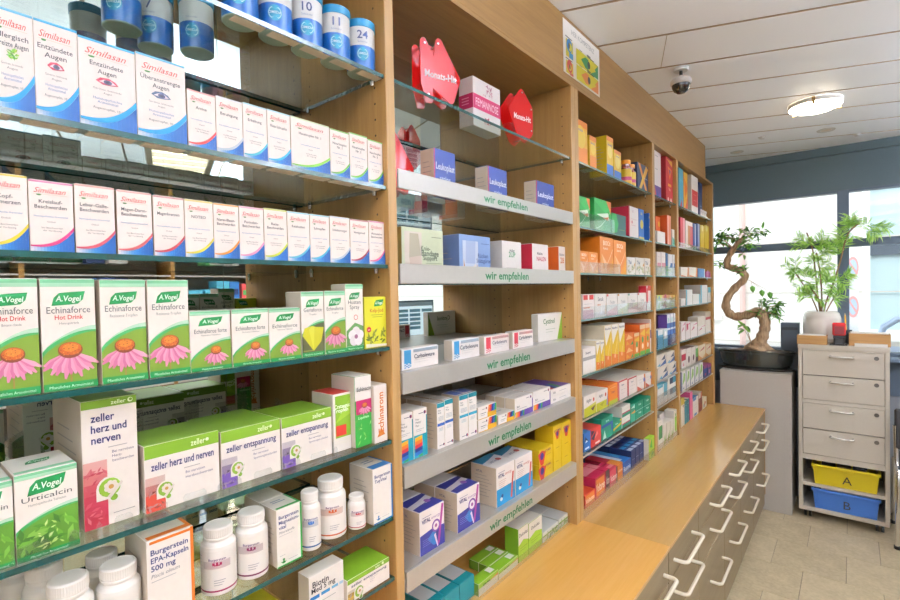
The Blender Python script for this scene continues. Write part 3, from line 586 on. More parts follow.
{'f':'#1b2a5e','s':'#16224e','t':'#223a7a','tblk':[(0.08,0.05,0.92,0.25,'#c8d2e4'),(0.08,0.38,0.92,0.6,'#2f9ad0'),(0.08,0.7,0.92,0.92,'#101c48')],'ln':[(0.2,0.8,0.5,'#c8d2e8')]},
{'f':'#a8d034','s':'#e4ded4','t':'#a0d030','tri':[((0.1,0.6),(0.5,0.95),(0.6,0.5),'#3fae3a'),((0.3,0.05),(0.9,0.2),(0.5,0.35),'#3fae3a'),((0.1,0.5),(0.3,0.9),(0.1,0.95),'#f09a80')]},
{'f':'#e4dcdc','s':'#cfc6c4','t':'#e8e2de','blk':[(0,0,1,0.27,'#6a4a98')],'tri':[((0,0),(0.35,0.0),(0,0.3),'#d84a48'),((0.3,0),(0.6,0),(0.5,0.2),'#2a5a9a')],'ln':[(0.15,0.6,0.9,'#8a8a90'),(0.15,0.5,0.62,'#8a8a90')]},
{'f':'#c4202c','s':'#a81824','t':'#d02a34','tri':[((0.1,0.95),(0.9,0.95),(0.9,0.82),'#f0b828'),((0.25,0.8),(0.85,0.75),(0.55,0.5),'#f08a2c'),((0.4,0.75),(0.7,0.72),(0.55,0.6),'#4a4aa0')],'blk':[(0.3,0.36,0.75,0.42,'#f0c828')],'tx':[('Vita',0.5,0.3,0.05,'#f0d0c0')],'spot':[(0.3,0.06,0.1,'#f0dcd8'),(0.7,0.06,0.1,'#f0dcd8')]},
{'f':'#e8641c','s':'#d8541a','t':'#ec7a30','spot':[(0.7,0.75,0.2,'#f5c030')]},
{'f':'#f0906a','s':'#e05a1c','t':'#ec7a30','blk':[(0,0,0.4,1,'#f4b098')]},
{'f':'#e0dcd8','s':'#ccc6c0','t':'#e6e0da','ln':[(0.6,0.9,0.6,'#c8a8c0')]},
{'f':'#e6e2dc','s':'#ccc6c0','t':'#e8e4de','tri':[((0,0),(1,0),(1,0.4),'#5cc4b0'),((0,0),(1,0.4),(0,0.55),'#7acfbe')]},
{'f':'#ecdfdc','s':'#d6c8c2','t':'#ece2da','blk':[(0.1,0.35,1,0.55,'#e89aa8')],'ln':[(0.2,0.8,0.8,'#c8a8a8')]},
{'f':'#1f6aa8','s':'#1a5a94','t':'#2a78b4','blk':[(0,0.0,1,0.45,'#3a9a60')]},
{'f':'#e6e4e4','s':'#cccac8','t':'#e8e6e2','blk':[(0.5,0.38,1,0.6,'#3a7ac0')],'tri':[((0.2,0.38),(0.6,0.6),(0.6,0.38),'#5a94d0')]},
{'f':'#ddd8cc','s':'#ccc4b4','t':'#d8dc4a','blk':[(0,0.6,1,1,'#d8dc4a')],'tri':[((0,0),(0.6,0.05),(0.3,0.5),'#a8c878')],'spot':[(0.4,0.8,0.16,'#5a9ad0')]},
{'f':'#ddd8cc','s':'#ccc4b4','t':'#e0a060','blk':[(0,0.6,1,1,'#e0a060')],'tri':[((0,0),(0.6,0.05),(0.3,0.5),'#d0909a')],'spot':[(0.4,0.8,0.16,'#c04058')]},
{'f':'#ddd8cc','s':'#ccc4b4','t':'#f0c048','blk':[(0,0.6,1,1,'#f0c048')],'tri':[((0,0),(0.6,0.05),(0.3,0.5),'#c8c878')],'spot':[(0.4,0.8,0.16,'#e8943a')]},
{'f':'#6ab8dc','s':'#4a98c0','t':'#e4e6e4','blk':[(0,0.72,1,1,'#e6e8e6')]},
{'f':'#d8e6e8','s':'#1f7a58','t':'#e4e6e4','blk':[(0,0,1,0.45,'#62b4d8')],'disc':(0.5,0.68,0.25,'#ffffff')},
{'f':'#7a1658','s':'#5e1044','t':'#d8ccc8','ln':[(0.2,0.7,0.8,'#d8b8cc'),(0.2,0.85,0.5,'#b880a0')]},
{'f':'#3f7ac8','s':'#5a3a80','t':'#e8e6e4','blk':[(0,0.72,1,1,'#e6e6ea'),(0,0,1,0.2,'#5a3f80'),(0,0.5,1,0.56,'#dfe6f0')],'disc':(0.5,0.82,0.25,'#b8dcd8')},
{'f':'#e0d6c8','s':'#cbbfb0','t':'#e4dccf','tri':[((0.3,0),(1,0.5),(1,0.1),'#2a5ea0'),((0.1,0.1),(0.4,0.3),(0.4,0.05),'#58b0cc'),((0.5,0.5),(0.9,0.9),(0.9,0.5),'#33405c')],'ln':[(0.1,0.4,0.8,'#a8b0b8')]},
{'f':'#e9e6e0','s':'#cfcac2','t':'#62b8cc','blk':[(0,0.86,1,1,'#5cb4cc')],'ln':[(0.2,0.7,0.6,'#6aa8c0'),(0.2,0.6,0.5,'#8ab8c8')]},
{'f':'#e9e6e0','s':'#cfcac2','t':'#62b8cc','blk':[(0.1,0.35,0.9,1,'#62b4cc')],'ln':[(0.2,0.7,0.6,'#6aa8c0'),(0.2,0.6,0.5,'#8ab8c8')]},
{'f':'#e9e6e0','s':'#cfcac2','t':'#e0e6e6','blk':[(0.2,0.4,0.6,1,'#24365e'),(0.6,0.4,1,1,'#3a9ab4')]},
{'f':'#e8e2d8','s':'#cfc6b8','t':'#efe9e0','blk':[(0.1,0.35,0.9,0.8,'#2f8a48')]},
{'f':'#e4ddd2','s':'#cfc6b8','t':'#e4ddd2','tri':[((0.2,0),(0.7,0.1),(0.4,0.5),'#8cb44a'),((0.5,0.1),(0.9,0.2),(0.8,0.6),'#a4c462')]},
{'f':'#e8e2d8','s':'#cfc6bc','t':'#ece6dc','blk':[(0.3,0.2,0.9,0.75,'#8fc43c')],'spot':[(0.6,0.82,0.15,'#7ab84a')]},
{'f':'#e4ded6','s':'#c4bcb2','t':'#ece6dc','ln':[(0.2,0.8,0.5,'#b8b0a8')]},
{'f':'#5fb4cc','s':'#4a9ab4','t':'#7ac0d4','tri':[((0.2,0.05),(0.6,0.25),(0.7,0.02),'#d8283c'),((0.1,0.05),(0.4,0.2),(0.2,0.02),'#2a4a9a')],'ln':[(0.3,0.8,0.7,'#8fd0e0')]},
{'f':'#f4b828','s':'#e8a020','t':'#f5c84a','tri':[((0.2,0.0),(1,0),(1,0.4),'#e84a2a'),((0,0.9),(1,0.6),(0.3,0.3),'#ee7a28')]},
{'f':'#e6dfd8','s':'#cbc2b6','t':'#eae4dc','blk':[(0.05,0.2,0.95,0.62,'#d63430')],'ln':[(0.3,0.7,0.5,'#f0b0a8'),(0.3,0.7,0.35,'#f0b0a8')]},
{'f':'#24346a','s':'#1f2c58','t':'#33447a','ln':[(0.2,0.8,0.3,'#a8b4d0')]},
{'f':'#d8303a','s':'#b82030','t':'#e04a50','blk':[(0.55,0,1,1,'#eba0a4')]},
{'f':'#ecdcd4','s':'#d8c8c0','t':'#efe4dc','blk':[(0.3,0.1,0.62,0.85,'#e0904a'),(0.62,0.1,1,0.85,'#e0606a')]},
{'f':'#2a4a98','s':'#24407f','t':'#8a9ac8','blk':[(0.55,0.0,0.8,1,'#c8d2e6')]},
{'f':'#efc814','s':'#d8b010','t':'#f2d030','spot':[(0.5,0.9,0.2,'#f8e88a')]},
{'f':'#ece4da','s':'#d4cabc','t':'#ece4da','tri':[((0.75,0),(1,0),(1,1),'#ee8a3a'),((0.75,0),(1,1),(0.85,1),'#f2a458'),((0,0),(0.8,0),(0,0.2),'#ee8a4a')],'ln':[(0.1,0.5,0.75,'#8a94b0')]},
{'f':'#4a88c0','s':'#2a5a94','t':'#dfe4e8','ln':[(0.3,0.7,0.75,'#d8e4f0'),(0.3,0.7,0.4,'#a8c8e4')],'blk':[(0.86,0,1,1,'#e0e4e8')]},
{'f':'#c04890','s':'#a03878','t':'#cc60a0','spot':[(0.4,0.6,0.2,'#d884b8')]},
{'f':'#e6ded8','s':'#bdb2a8','t':'#ece4dc','ln':[(0.2,0.8,0.6,'#c8d0d0')]},
{'f':'#e8e2dc','s':'#bdb2a8','t':'#dfe4e2','blk':[(0,0,0.18,1,'#5cb8cc')],'ln':[(0.4,0.8,0.6,'#c0c8c8')]},
{'f':'#e8e2dc','s':'#cbc2b8','t':'#ece6e0','blk':[(0.84,0,1,1,'#7ac4d4')]},
{'f':'#e4e0da','s':'#cbc2b8','t':'#62b8cc','blk':[(0,0.65,1,1,'#62bccf')]},
{'f':'#ebe0dc','s':'#d8c8c2','t':'#ebe2d8','tri':[((0.05,0.45),(0.6,0.6),(0.5,0.75),'#e05a80'),((0.3,0.8),(1,0.95),(1,0.85),'#e87aa0')]},
{'f':'#ebe0dc','s':'#d8c8c2','t':'#ebe2d8','tri':[((0.05,0.45),(0.6,0.6),(0.5,0.75),'#e05a80'),((0.3,0.8),(1,0.95),(1,0.85),'#e87aa0')],'blk':[(0.2,0.55,0.6,0.9,'#d03058')]},
{'f':'#e6dccf','s':'#d0c4b4','t':'#ebe2d8'},
{'f':'#e8dcd4','s':'#cfc0b2','t':'#e0d4c4','blk':[(0,0.62,1,0.75,'#c8303c'),(0,0.75,1,1,'#dccdb8')]},
{'f':'#e8dfd8','s':'#d0c4ba','t':'#b09088','blk':[(0,0.4,0.95,0.75,'#c82446')],'tri':[((0.2,0.1),(0.6,0.12),(0.4,0.3),'#e890a0')]},
{'f':'#e6dcd4','s':'#d0c4ba','t':'#8a6a64','spot':[(0.5,0.35,0.2,'#6a2838')],'ln':[(0.2,0.8,0.75,'#b0a098')]},
{'f':'#58a038','s':'#d0c4ba','t':'#e0d8d0','blk':[(0,0,1,0.3,'#5a2838'),(0,0.85,1,1,'#e8e0d8')]},
{'f':'#e8d4b8','s':'#e0a860','t':'#ecb878','tri':[((0.1,0.55),(0.9,0.85),(0.85,0.65),'#c8302c'),((0,0),(0.6,0),(0,0.35),'#e8a050'),((0.5,0),(1,0),(1,0.3),'#f0c080')]},
{'f':'#e2dedb','s':'#8a8a98','t':'#e4e0da','tri':[((0.2,0.3),(0.8,0.85),(0.5,0.9),'#8cc458'),((0.2,0.3),(0.8,0.85),(0.8,0.5),'#9ace6a'),((0.3,0.1),(0.6,0.2),(0.5,0.05),'#3a5aa0')],'blk':[(0,0,0.1,1,'#4a6aa8')]},
{'f':'#2f5a98','s':'#3a3a70','t':'#b05a88','blk':[(0,0.7,1,1,'#a8487c'),(0.3,0.1,0.7,0.3,'#c05a80')]},
{'f':'#3a4a88','s':'#3a3a70','t':'#b05a88','blk':[(0,0.7,1,1,'#a8487c'),(0.3,0.1,0.7,0.5,'#d090a8')]},
{'f':'#e8ddd0','s':'#cfc4b4','t':'#e0b820','blk':[(0,0.78,1,1,'#d8b81c')],'spot':[(0.6,0.72,0.12,'#4a3a80')]},
{'f':'#1f8494','s':'#1a6f7e','t':'#e4dcd0','ln':[(0.2,0.8,0.8,'#cfe4e8'),(0.2,0.8,0.3,'#8fc0c8')]},
{'f':'#ee6a94','s':'#d8588a','t':'#f0c8cc'},
{'f':'#e6ded4','s':'#cfc4b4','t':'#2a86c8','blk':[(0,0.85,0.6,1,'#2a86c8'),(0.2,0.02,0.7,0.15,'#3a90cc')],'ln':[(0.2,0.8,0.6,'#a8b4c0'),(0.2,0.8,0.45,'#a8b4c0')]},
{'f':'#8a3a20','s':'#c4b4a4','t':'#d8cfc6','blk':[(0,0.72,0.6,1,'#d8ccc4'),(0.6,0.72,1,1,'#d06a3a')]},
{'f':'#e2d6b8','s':'#cfc0a4','t':'#e4dac0','tri':[((0.3,0.2),(0.9,0.5),(0.5,0.7),'#d87a30'),((0.2,0.1),(0.5,0.2),(0.3,0.5),'#6a4a8a')]},
]
GOODS=[
(1,2,'large white eye drop carton with green eye',0.1077,0.147,1.775,0.1199,-0.014,0.045,'simil',0,0),
(1,2,'large white eye drop carton with red eye',0.1474,0.1914,1.775,0.1198,-0.014,0.045,'simil',1,0),
(1,2,'large white eye drop carton with red eye',0.1919,0.2574,1.775,0.1162,-0.014,0.045,'simil',1,0),
(1,2,'large white eye drop carton with blue eye',0.2583,0.3241,1.775,0.1191,-0.014,0.045,'simil',2,0),
(1,2,'slim white carton with red swoosh',0.3262,0.3683,1.775,0.0878,-0.014,0.045,'simil',3,0),
(1,2,'slim white carton with silver swoosh',0.3693,0.4126,1.775,0.09,-0.014,0.045,'simil',4,0),
(1,2,'slim white carton with turquoise swoosh',0.4135,0.456,1.775,0.0921,-0.014,0.045,'simil',5,0),
(1,2,'slim white carton with cyan swoosh',0.4571,0.5012,1.775,0.0928,-0.014,0.045,'simil',6,0),
(1,2,'wide white carton with lime swoosh',0.5025,0.5859,1.775,0.0932,-0.014,0.045,'simil',7,0),
(1,2,'slim white carton with green swoosh',0.5876,0.6338,1.775,0.0917,-0.014,0.045,'simil',8,0),
(1,2,'slim white carton with green swoosh',0.6354,0.6808,1.775,0.0952,-0.014,0.045,'simil',9,0),
(1,2,'slim white carton with green swoosh',0.6824,0.7235,1.775,0.0923,-0.014,0.045,'simil',10,0),
(1,3,'white carton with broad yellow swoosh',0.0969,0.1364,1.608,0.0904,-0.014,0.045,'simil',11,0),
(1,3,'white carton with crimson swoosh',0.1373,0.1815,1.608,0.0878,-0.014,0.045,'simil',12,0),
(1,3,'white carton with rose swoosh',0.183,0.2272,1.608,0.0896,-0.014,0.045,'simil',13,0),
(1,3,'white carton with brick swoosh',0.2298,0.273,1.608,0.0886,-0.014,0.045,'simil',14,0),
(1,3,'white carton with dark red swoosh',0.2749,0.3166,1.608,0.0873,-0.014,0.045,'simil',15,0),
(1,3,'white carton with pale yellow swoosh',0.3176,0.3598,1.608,0.0873,-0.014,0.045,'simil',16,0),
(1,3,'white carton with orange swoosh',0.3608,0.4015,1.608,0.0867,-0.014,0.045,'simil',17,0),
(1,3,'white carton with pink swoosh',0.4025,0.445,1.608,0.0871,-0.014,0.045,'simil',18,0),
(1,3,'white carton with lime swoosh',0.4461,0.4896,1.608,0.0889,-0.014,0.045,'simil',19,0),
(1,3,'white carton with turquoise swoosh',0.491,0.5366,1.608,0.0885,-0.014,0.045,'simil',20,0),
(1,3,'white carton with cyan swoosh',0.5377,0.5808,1.608,0.0886,-0.014,0.045,'simil',21,0),
(1,3,'white carton with silver swoosh',0.5824,0.6299,1.608,0.0897,-0.014,0.045,'simil',22,0),
(1,3,'white carton with maroon swoosh',0.6314,0.6793,1.608,0.0889,-0.014,0.045,'simil',23,0),
(1,3,'white carton with hot pink swoosh',0.6807,0.7235,1.608,0.0903,-0.014,0.045,'simil',24,0),
(1,4,'tall coneflower tea carton with red subtitle',0.0926,0.1425,1.433,0.1413,-0.014,0.06,'vogel',25,0),
(1,4,'tall coneflower tea carton with red subtitle',0.1449,0.2014,1.433,0.1411,-0.014,0.06,'vogel',26,0),
(1,4,'tall coneflower drops carton',0.2067,0.2613,1.433,0.1402,-0.014,0.05,'vogel',27,0),
(1,4,'tall coneflower drops carton',0.2638,0.3189,1.433,0.1402,-0.014,0.05,'vogel',27,0),
(1,4,'short coneflower carton marked forte',0.3199,0.3826,1.433,0.0925,-0.014,0.05,'vogel',28,0),
(1,4,'short coneflower carton marked forte',0.3849,0.4491,1.433,0.0925,-0.014,0.05,'vogel',28,0),
(1,4,'short coneflower tablet carton',0.4504,0.5112,1.433,0.0914,-0.014,0.045,'vogel',29,0),
(1,4,'white carton with yellow ginkgo leaf',0.5144,0.5633,1.433,0.1197,-0.014,0.05,'vogel',30,0),
(1,4,'slim coneflower drops carton',0.5651,0.6141,1.433,0.1203,-0.014,0.05,'vogel',31,0),
(1,4,'slim white cough spray carton with mallow',0.6152,0.6601,1.433,0.1335,-0.014,0.045,'vogel',32,0),
(1,4,'yellow carton with dark green seaweed',0.6638,0.7234,1.433,0.1062,-0.014,0.045,'kelp',33,0),
(1,5,'white green carton with nettle, cut by frame',0.0654,0.113,1.232,0.1025,-0.014,0.11,'vogel',34,0),
(1,5,'white green carton with nettle leaves',0.1143,0.176,1.232,0.1058,-0.014,0.085,'vogel',35,0),
(1,5,'tall white carton with red flower panel',0.1885,0.255,1.232,0.1768,-0.043,0.15,'zeller',36,0),
(1,5,'wide white carton with red flower corner',0.2603,0.3689,1.232,0.0988,-0.036,0.1,'zeller',37,0),
(1,5,'wide white carton with purple flower corner',0.3721,0.479,1.232,0.0938,-0.036,0.13,'zeller',38,0),
(1,5,'wide white carton with purple flower corner',0.4818,0.5913,1.232,0.0926,-0.036,0.1,'zeller',38,0),
(1,5,'white and lime carton with red top',0.5936,0.6376,1.232,0.1162,-0.033,0.07,'g',39,0),
(1,5,'green carton with coneflower and white top',0.6381,0.6815,1.232,0.146,-0.02,0.075,'g',40,0),
(1,5,'slim white carton with upright orange lettering',0.682,0.7186,1.232,0.1214,-0.012,0.06,'g',41,0),
(1,6,'tall white carton with orange right edge',0.2544,0.3186,1.066,0.1326,-0.02,0.09,'burg',42,0),
(1,6,'white carton with green edges',0.4585,0.5091,1.066,0.1032,-0.021,0.055,'burg',43,1),
(1,6,'white carton with blue edges',0.669,0.7235,1.066,0.1156,-0.006,0.075,'burg',44,0),
(1,7,'white carton with blue dashed stripe',0.5201,0.5999,0.935,0.0862,-0.02,0.035,'g',45,0),
(1,7,'white carton with lime band',0.6002,0.7135,0.935,0.046,-0.01,0.075,'zeller',46,0),
(2,2,'royal blue carton with cream side',0.9083,0.9921,1.779,0.122,-0.03,0.045,'g',47,0),
(2,2,'royal blue carton with cream side',1.1385,1.2366,1.779,0.1206,-0.03,0.045,'g',47,0),
(2,2,'royal blue carton with cream side',1.4097,1.533,1.779,0.1238,-0.03,0.045,'g',47,0),
(2,3,'pale green knee bandage carton',0.7912,0.937,1.571,0.1269,-0.03,0.14,'g',48,0),
(2,3,'light blue lumbar support carton',1.0024,1.1439,1.571,0.126,-0.03,0.14,'g',49,0),
(2,3,'white carton with green lettering',1.2043,1.3112,1.571,0.1221,-0.03,0.1,'g',50,0),
(2,3,'white carton with red side',1.3793,1.4848,1.571,0.1247,-0.03,0.1,'g',51,0),
(2,3,'white carton with orange side',1.5619,1.611,1.571,0.1257,-0.03,0.1,'g',52,0),
(2,4,'low white carton with blue tab',0.7738,0.8989,1.372,0.0467,-0.02,0.028,'g',53,0),
(2,4,'low white carton with blue tab',0.9535,1.0693,1.372,0.0507,-0.02,0.028,'g',53,0),
(2,4,'low white carton with red tab',1.0935,1.2171,1.372,0.0483,-0.02,0.028,'g',54,0),
(2,4,'low white carton with red tab',1.2391,1.3572,1.372,0.0502,-0.02,0.028,'g',54,0),
(2,4,'white carton with green curved edge',1.4355,1.6079,1.372,0.0927,-0.045,0.025,'g',55,0),
(2,5,'teal and white carton with rainbow panel',0.7571,0.8012,1.165,0.1104,-0.016,0.07,'rain',56,0),
(2,5,'teal and white carton with rainbow panel',0.8032,0.8489,1.165,0.1117,-0.016,0.07,'rain',56,0),
(2,5,'tall white carton with dark blue stripe',0.8854,0.9132,1.165,0.1116,-0.016,0.05,'rain',57,3),
(2,5,'tall white carton with dark blue stripe',0.9144,0.9465,1.165,0.1148,-0.016,0.05,'rain',57,2),
(2,5,'tall white carton with turquoise stripe',0.972,1.0087,1.165,0.1147,-0.016,0.06,'rain',58,0),
(2,5,'tall white carton with turquoise stripe',1.0105,1.0467,1.165,0.1151,-0.016,0.06,'rain',58,0),
(2,5,'low carton with rainbow end, lower of two',1.0526,1.1386,1.165,0.0342,-0.016,0.1,'rain',59,0),
(2,5,'low carton with rainbow end, upper of two',1.0526,1.1386,1.1997,0.0342,-0.016,0.1,'rain',59,0),
(2,5,'low carton with rainbow end beside the stacked pair',1.1486,1.2337,1.165,0.0273,-0.016,0.1,'rain',59,0),
(2,5,'white carton with rainbow foot and purple corner',1.2374,1.3424,1.165,0.0584,-0.016,0.035,'rain',60,2),
(2,5,'white carton with rainbow foot and purple corner',1.3462,1.4584,1.165,0.0599,-0.016,0.035,'rain',60,2),
(2,5,'flat white carton with purple top, lower of two',1.4614,1.611,1.165,0.0228,-0.016,0.15,'rain',61,0),
(2,5,'flat white carton with purple top, upper of two',1.4614,1.611,1.1882,0.0228,-0.016,0.15,'rain',61,0),
(2,6,'white and violet vitamin carton',0.8165,0.9048,0.932,0.102,-0.016,0.075,'vital',62,1),
(2,6,'white and violet vitamin carton',0.9561,1.0525,0.932,0.1013,-0.016,0.075,'vital',62,1),
(2,6,'white and cyan vitamin carton',1.1366,1.2332,0.932,0.1122,-0.018,0.09,'vital',63,0),
(2,6,'white and cyan vitamin carton',1.2371,1.3371,0.932,0.1101,-0.018,0.09,'vital',63,0),
(2,6,'yellow carton lying flat, lower of two',1.3809,1.4728,0.932,0.048,-0.018,0.13,'g',64,0),
(2,6,'yellow carton lying flat, upper of two',1.3809,1.4728,0.9804,0.048,-0.018,0.13,'g',64,0),
(2,6,'tall yellow carton with red heart',1.4783,1.5355,0.932,0.1531,-0.018,0.07,'g',65,0),
(2,6,'tall yellow carton with red heart',1.5385,1.611,0.932,0.1502,-0.018,0.07,'g',65,0),
(2,8,'flat teal carton with pale top panel',0.8858,0.9399,0.7055,0.06,-0.05,0.17,'g',66,0),
(2,8,'flat teal carton with pale top panel',0.9415,1.0,0.7055,0.06,-0.05,0.17,'g',66,0),
(2,8,'flat teal carton with pale top panel',1.0021,1.066,0.7055,0.06,-0.05,0.17,'g',66,0),
(2,8,'lime and white carton with barcode on top',1.0665,1.1616,0.7055,0.0344,-0.035,0.035,'g',67,0),
(2,8,'lime and white carton with barcode on top',1.1636,1.2704,0.7055,0.0281,-0.035,0.035,'g',67,2),
(2,8,'tall white carton with lime lower half',1.2747,1.3343,0.7055,0.1049,-0.035,0.05,'g',68,0),
(2,8,'tall white carton with lime lower half',1.3373,1.4216,0.7055,0.0995,-0.035,0.05,'g',68,0),
(2,8,'grey and green herbal carton',1.4277,1.5363,0.7055,0.0331,-0.035,0.07,'g',69,1),
(2,8,'grey and green herbal carton',1.5409,1.611,0.7055,0.0353,-0.035,0.07,'g',69,1),
(3,1,'tall yellow and orange carton by divider',1.6725,1.7923,2.012,0.1634,-0.02,0.06,'g',70,0),
(3,1,'short yellow and orange carton',1.8131,1.8761,2.012,0.1281,-0.02,0.05,'g',70,0),
(3,1,'tall yellow carton with blue foot',1.9827,2.0537,2.012,0.1661,-0.02,0.075,'g',71,0),
(3,1,'short yellow carton with blue foot',2.0634,2.1449,2.012,0.1258,-0.02,0.04,'g',71,0),
(3,1,'navy carton with crossed orange band',2.3541,2.511,2.012,0.1279,-0.02,0.05,'g',72,0),
(3,2,'bright green carton with orange corner',1.6786,1.793,1.776,0.1137,-0.014,0.06,'g',73,0),
(3,2,'bright green carton with orange corner',1.8364,2.0041,1.776,0.1263,-0.014,0.06,'g',73,0),
(3,2,'low green and dark teal carton',2.0124,2.1782,1.776,0.0865,-0.014,0.04,'g',74,0),
(3,2,'white carton with crimson side',2.2192,2.3432,1.776,0.1403,-0.014,0.16,'g',75,0),
(3,2,'slim blue carton with yellow disc',2.3502,2.4217,1.776,0.1429,-0.014,0.04,'g',76,0),
(3,2,'slim blue carton with yellow disc',2.4967,2.511,1.776,0.1372,-0.014,0.04,'g',76,0),
(3,3,'low orange carton with white curve',1.7068,1.7869,1.606,0.0821,-0.02,0.05,'g',77,0),
(3,3,'low orange carton with white curve',1.7915,1.8755,1.606,0.0818,-0.02,0.05,'g',77,0),
(3,3,'tall orange carton with white lettering',1.9013,2.0384,1.606,0.1496,-0.02,0.12,'g',77,0),
(3,3,'tall orange carton with white lettering',2.0451,2.1898,1.606,0.1457,-0.02,0.1,'g',77,0),
(3,3,'cream carton with leaf pattern',2.1903,2.2911,1.606,0.0782,-0.014,0.04,'g',78,0),
(3,3,'cream carton with leaf pattern',2.2993,2.4177,1.606,0.0807,-0.014,0.04,'g',78,0),
(3,3,'cream carton with leaf pattern',2.4266,2.511,1.606,0.0824,-0.014,0.04,'g',78,0),
(3,4,'white carton with two red squares',1.7166,1.8225,1.434,0.0908,-0.014,0.05,'g',79,0),
(3,4,'white nasal spray carton with orange lettering',1.8273,1.9416,1.434,0.0907,-0.014,0.05,'g',80,0),
(3,4,'white carton with red dot',1.949,2.0624,1.434,0.0884,-0.014,0.05,'g',81,0),
(3,4,'white carton with amber dot',2.0682,2.1888,1.434,0.0877,-0.014,0.05,'g',82,0),
(3,4,'white carton with green dot',2.1951,2.3151,1.434,0.0871,-0.014,0.05,'g',83,0),
(3,4,'white carton with orange dot',2.322,2.4412,1.434,0.0865,-0.014,0.05,'g',84,0),
(3,4,'narrow red and white carton by divider',2.4507,2.511,1.434,0.1208,-0.014,0.04,'g',85,0),
(3,5,'white carton with grey band',1.707,1.8224,1.228,0.0944,-0.012,0.06,'g',86,0),
(3,5,'low yellow carton with white crown',1.8331,1.8704,1.228,0.1121,-0.014,0.08,'g',87,0),
(3,5,'low yellow carton with white crown',1.8744,1.913,1.228,0.1105,-0.014,0.08,'g',87,0),
(3,5,'tall yellow carton with white crown',1.9188,1.9879,1.228,0.1669,-0.014,0.11,'g',87,0),
(3,5,'tall yellow carton with white crown',1.9923,2.0666,1.228,0.166,-0.014,0.11,'g',87,0),
(3,5,'tall yellow carton with white crown',2.0712,2.1452,1.228,0.1659,-0.014,0.11,'g',88,0),
(3,5,'low orange carton, lower of two',2.1501,2.2588,1.228,0.0576,-0.014,0.1,'g',89,0),
(3,5,'low orange carton, upper of two',2.1501,2.2588,1.286,0.0576,-0.014,0.1,'g',89,0),
(3,5,'slim orange carton with green foot',2.2647,2.3358,1.228,0.1087,-0.014,0.08,'g',90,0),
(3,5,'tall orange carton with green foot',2.3446,2.4196,1.228,0.1415,-0.014,0.14,'g',90,0),
(3,5,'tall orange carton with green foot',2.4256,2.4892,1.228,0.1409,-0.014,0.14,'g',90,0),
(3,5,'tall white carton with purple block',2.4957,2.511,1.228,0.1596,-0.014,0.14,'g',91,0),
(3,6,'white carton with yellow green foot',1.7146,1.8252,1.064,0.0789,-0.014,0.09,'g',92,1),
(3,6,'white carton with yellow green foot',1.8291,1.9446,1.064,0.0762,-0.014,0.09,'g',93,1),
(3,6,'orange carton with lime foot',1.951,2.0529,1.064,0.0804,-0.014,0.14,'g',94,0),
(3,6,'white carton with red left edge',2.0599,2.1682,1.064,0.0827,-0.014,0.09,'g',95,2),
(3,6,'white carton with red left edge',2.1744,2.2909,1.064,0.0769,-0.014,0.09,'g',95,2),
(3,6,'white carton with orange right edge',2.299,2.4128,1.064,0.0682,-0.014,0.09,'g',96,2),
(3,6,'white carton with orange right edge',2.4202,2.511,1.064,0.0638,-0.014,0.09,'g',96,2),
(3,7,'bright blue carton with white crest',1.7234,1.7835,0.931,0.0707,-0.02,0.07,'g',97,0),
(3,7,'bright red carton with dark wing',1.7891,1.8845,0.931,0.0694,-0.02,0.11,'g',98,0),
(3,7,'tall teal carton with navy stripe',1.8918,2.0099,0.931,0.0871,-0.02,0.1,'g',99,1),
(3,7,'low teal carton with yellow stripe',2.015,2.1111,0.931,0.0477,-0.02,0.06,'g',100,0),
(3,7,'white, pink and teal carton, lower of two',2.118,2.2179,0.931,0.046,-0.02,0.1,'g',101,0),
(3,7,'white, pink and teal carton, upper of two',2.118,2.2179,0.9774,0.046,-0.02,0.1,'g',101,0),
(3,7,'narrow teal bottle carton with orange mark',2.2252,2.285,0.931,0.0808,-0.02,0.05,'g',102,0),
(3,7,'teal carton, lower of left pair',2.2923,2.4026,0.931,0.0382,-0.02,0.12,'g',103,0),
(3,7,'teal carton, upper of left pair',2.2923,2.4026,0.9696,0.0382,-0.02,0.12,'g',103,0),
(3,7,'teal carton, lower of right pair',2.4099,2.511,0.931,0.037,-0.02,0.12,'g',103,0),
(3,7,'teal carton, upper of right pair',2.4099,2.511,0.9684,0.037,-0.02,0.12,'g',103,0),
(3,8,'orange red carton at the front corner',1.747,1.841,0.7055,0.05,-0.03,0.2,'g',104,0),
(3,8,'crimson and pink carton with orange end',1.8453,1.9472,0.7055,0.085,-0.03,0.2,'g',105,0),
(3,8,'crimson carton with brown end',1.9515,1.9925,0.7055,0.085,-0.03,0.2,'g',106,0),
(3,8,'pink red carton in front of tall crimson pair',1.9967,2.0808,0.7055,0.07,-0.03,0.07,'g',107,0),
(3,8,'tall crimson carton with orange end',2.0855,2.1455,0.7055,0.0683,-0.03,0.15,'g',108,0),
(3,8,'light blue flat carton',2.1503,2.2498,0.7055,0.0593,-0.03,0.22,'g',109,0),
(3,8,'navy carton with sky blue top',2.2554,2.3093,0.7055,0.085,-0.03,0.1,'g',110,1),
(3,8,'navy carton with sky blue top',2.3135,2.3625,0.7055,0.085,-0.03,0.1,'g',110,1),
(3,8,'navy carton with sky blue top',2.3667,2.4175,0.7055,0.085,-0.03,0.1,'g',110,1),
(3,8,'navy carton with sky blue top',2.422,2.4685,0.7055,0.085,-0.03,0.1,'g',110,1),
(3,8,'white and lime carton by divider',2.4254,2.511,0.7055,0.104,-0.004,0.025,'g',111,0),
(4,1,'white folder with purple foot',2.6419,2.7585,2.012,0.2466,-0.03,0.02,'g',112,0),
(4,1,'red carton with yellow lettering',2.8138,2.9445,2.012,0.2488,-0.02,0.09,'g',113,0),
(4,2,'tall orange carton with yellow spot',2.7292,2.807,1.776,0.1506,-0.05,0.03,'g',114,0),
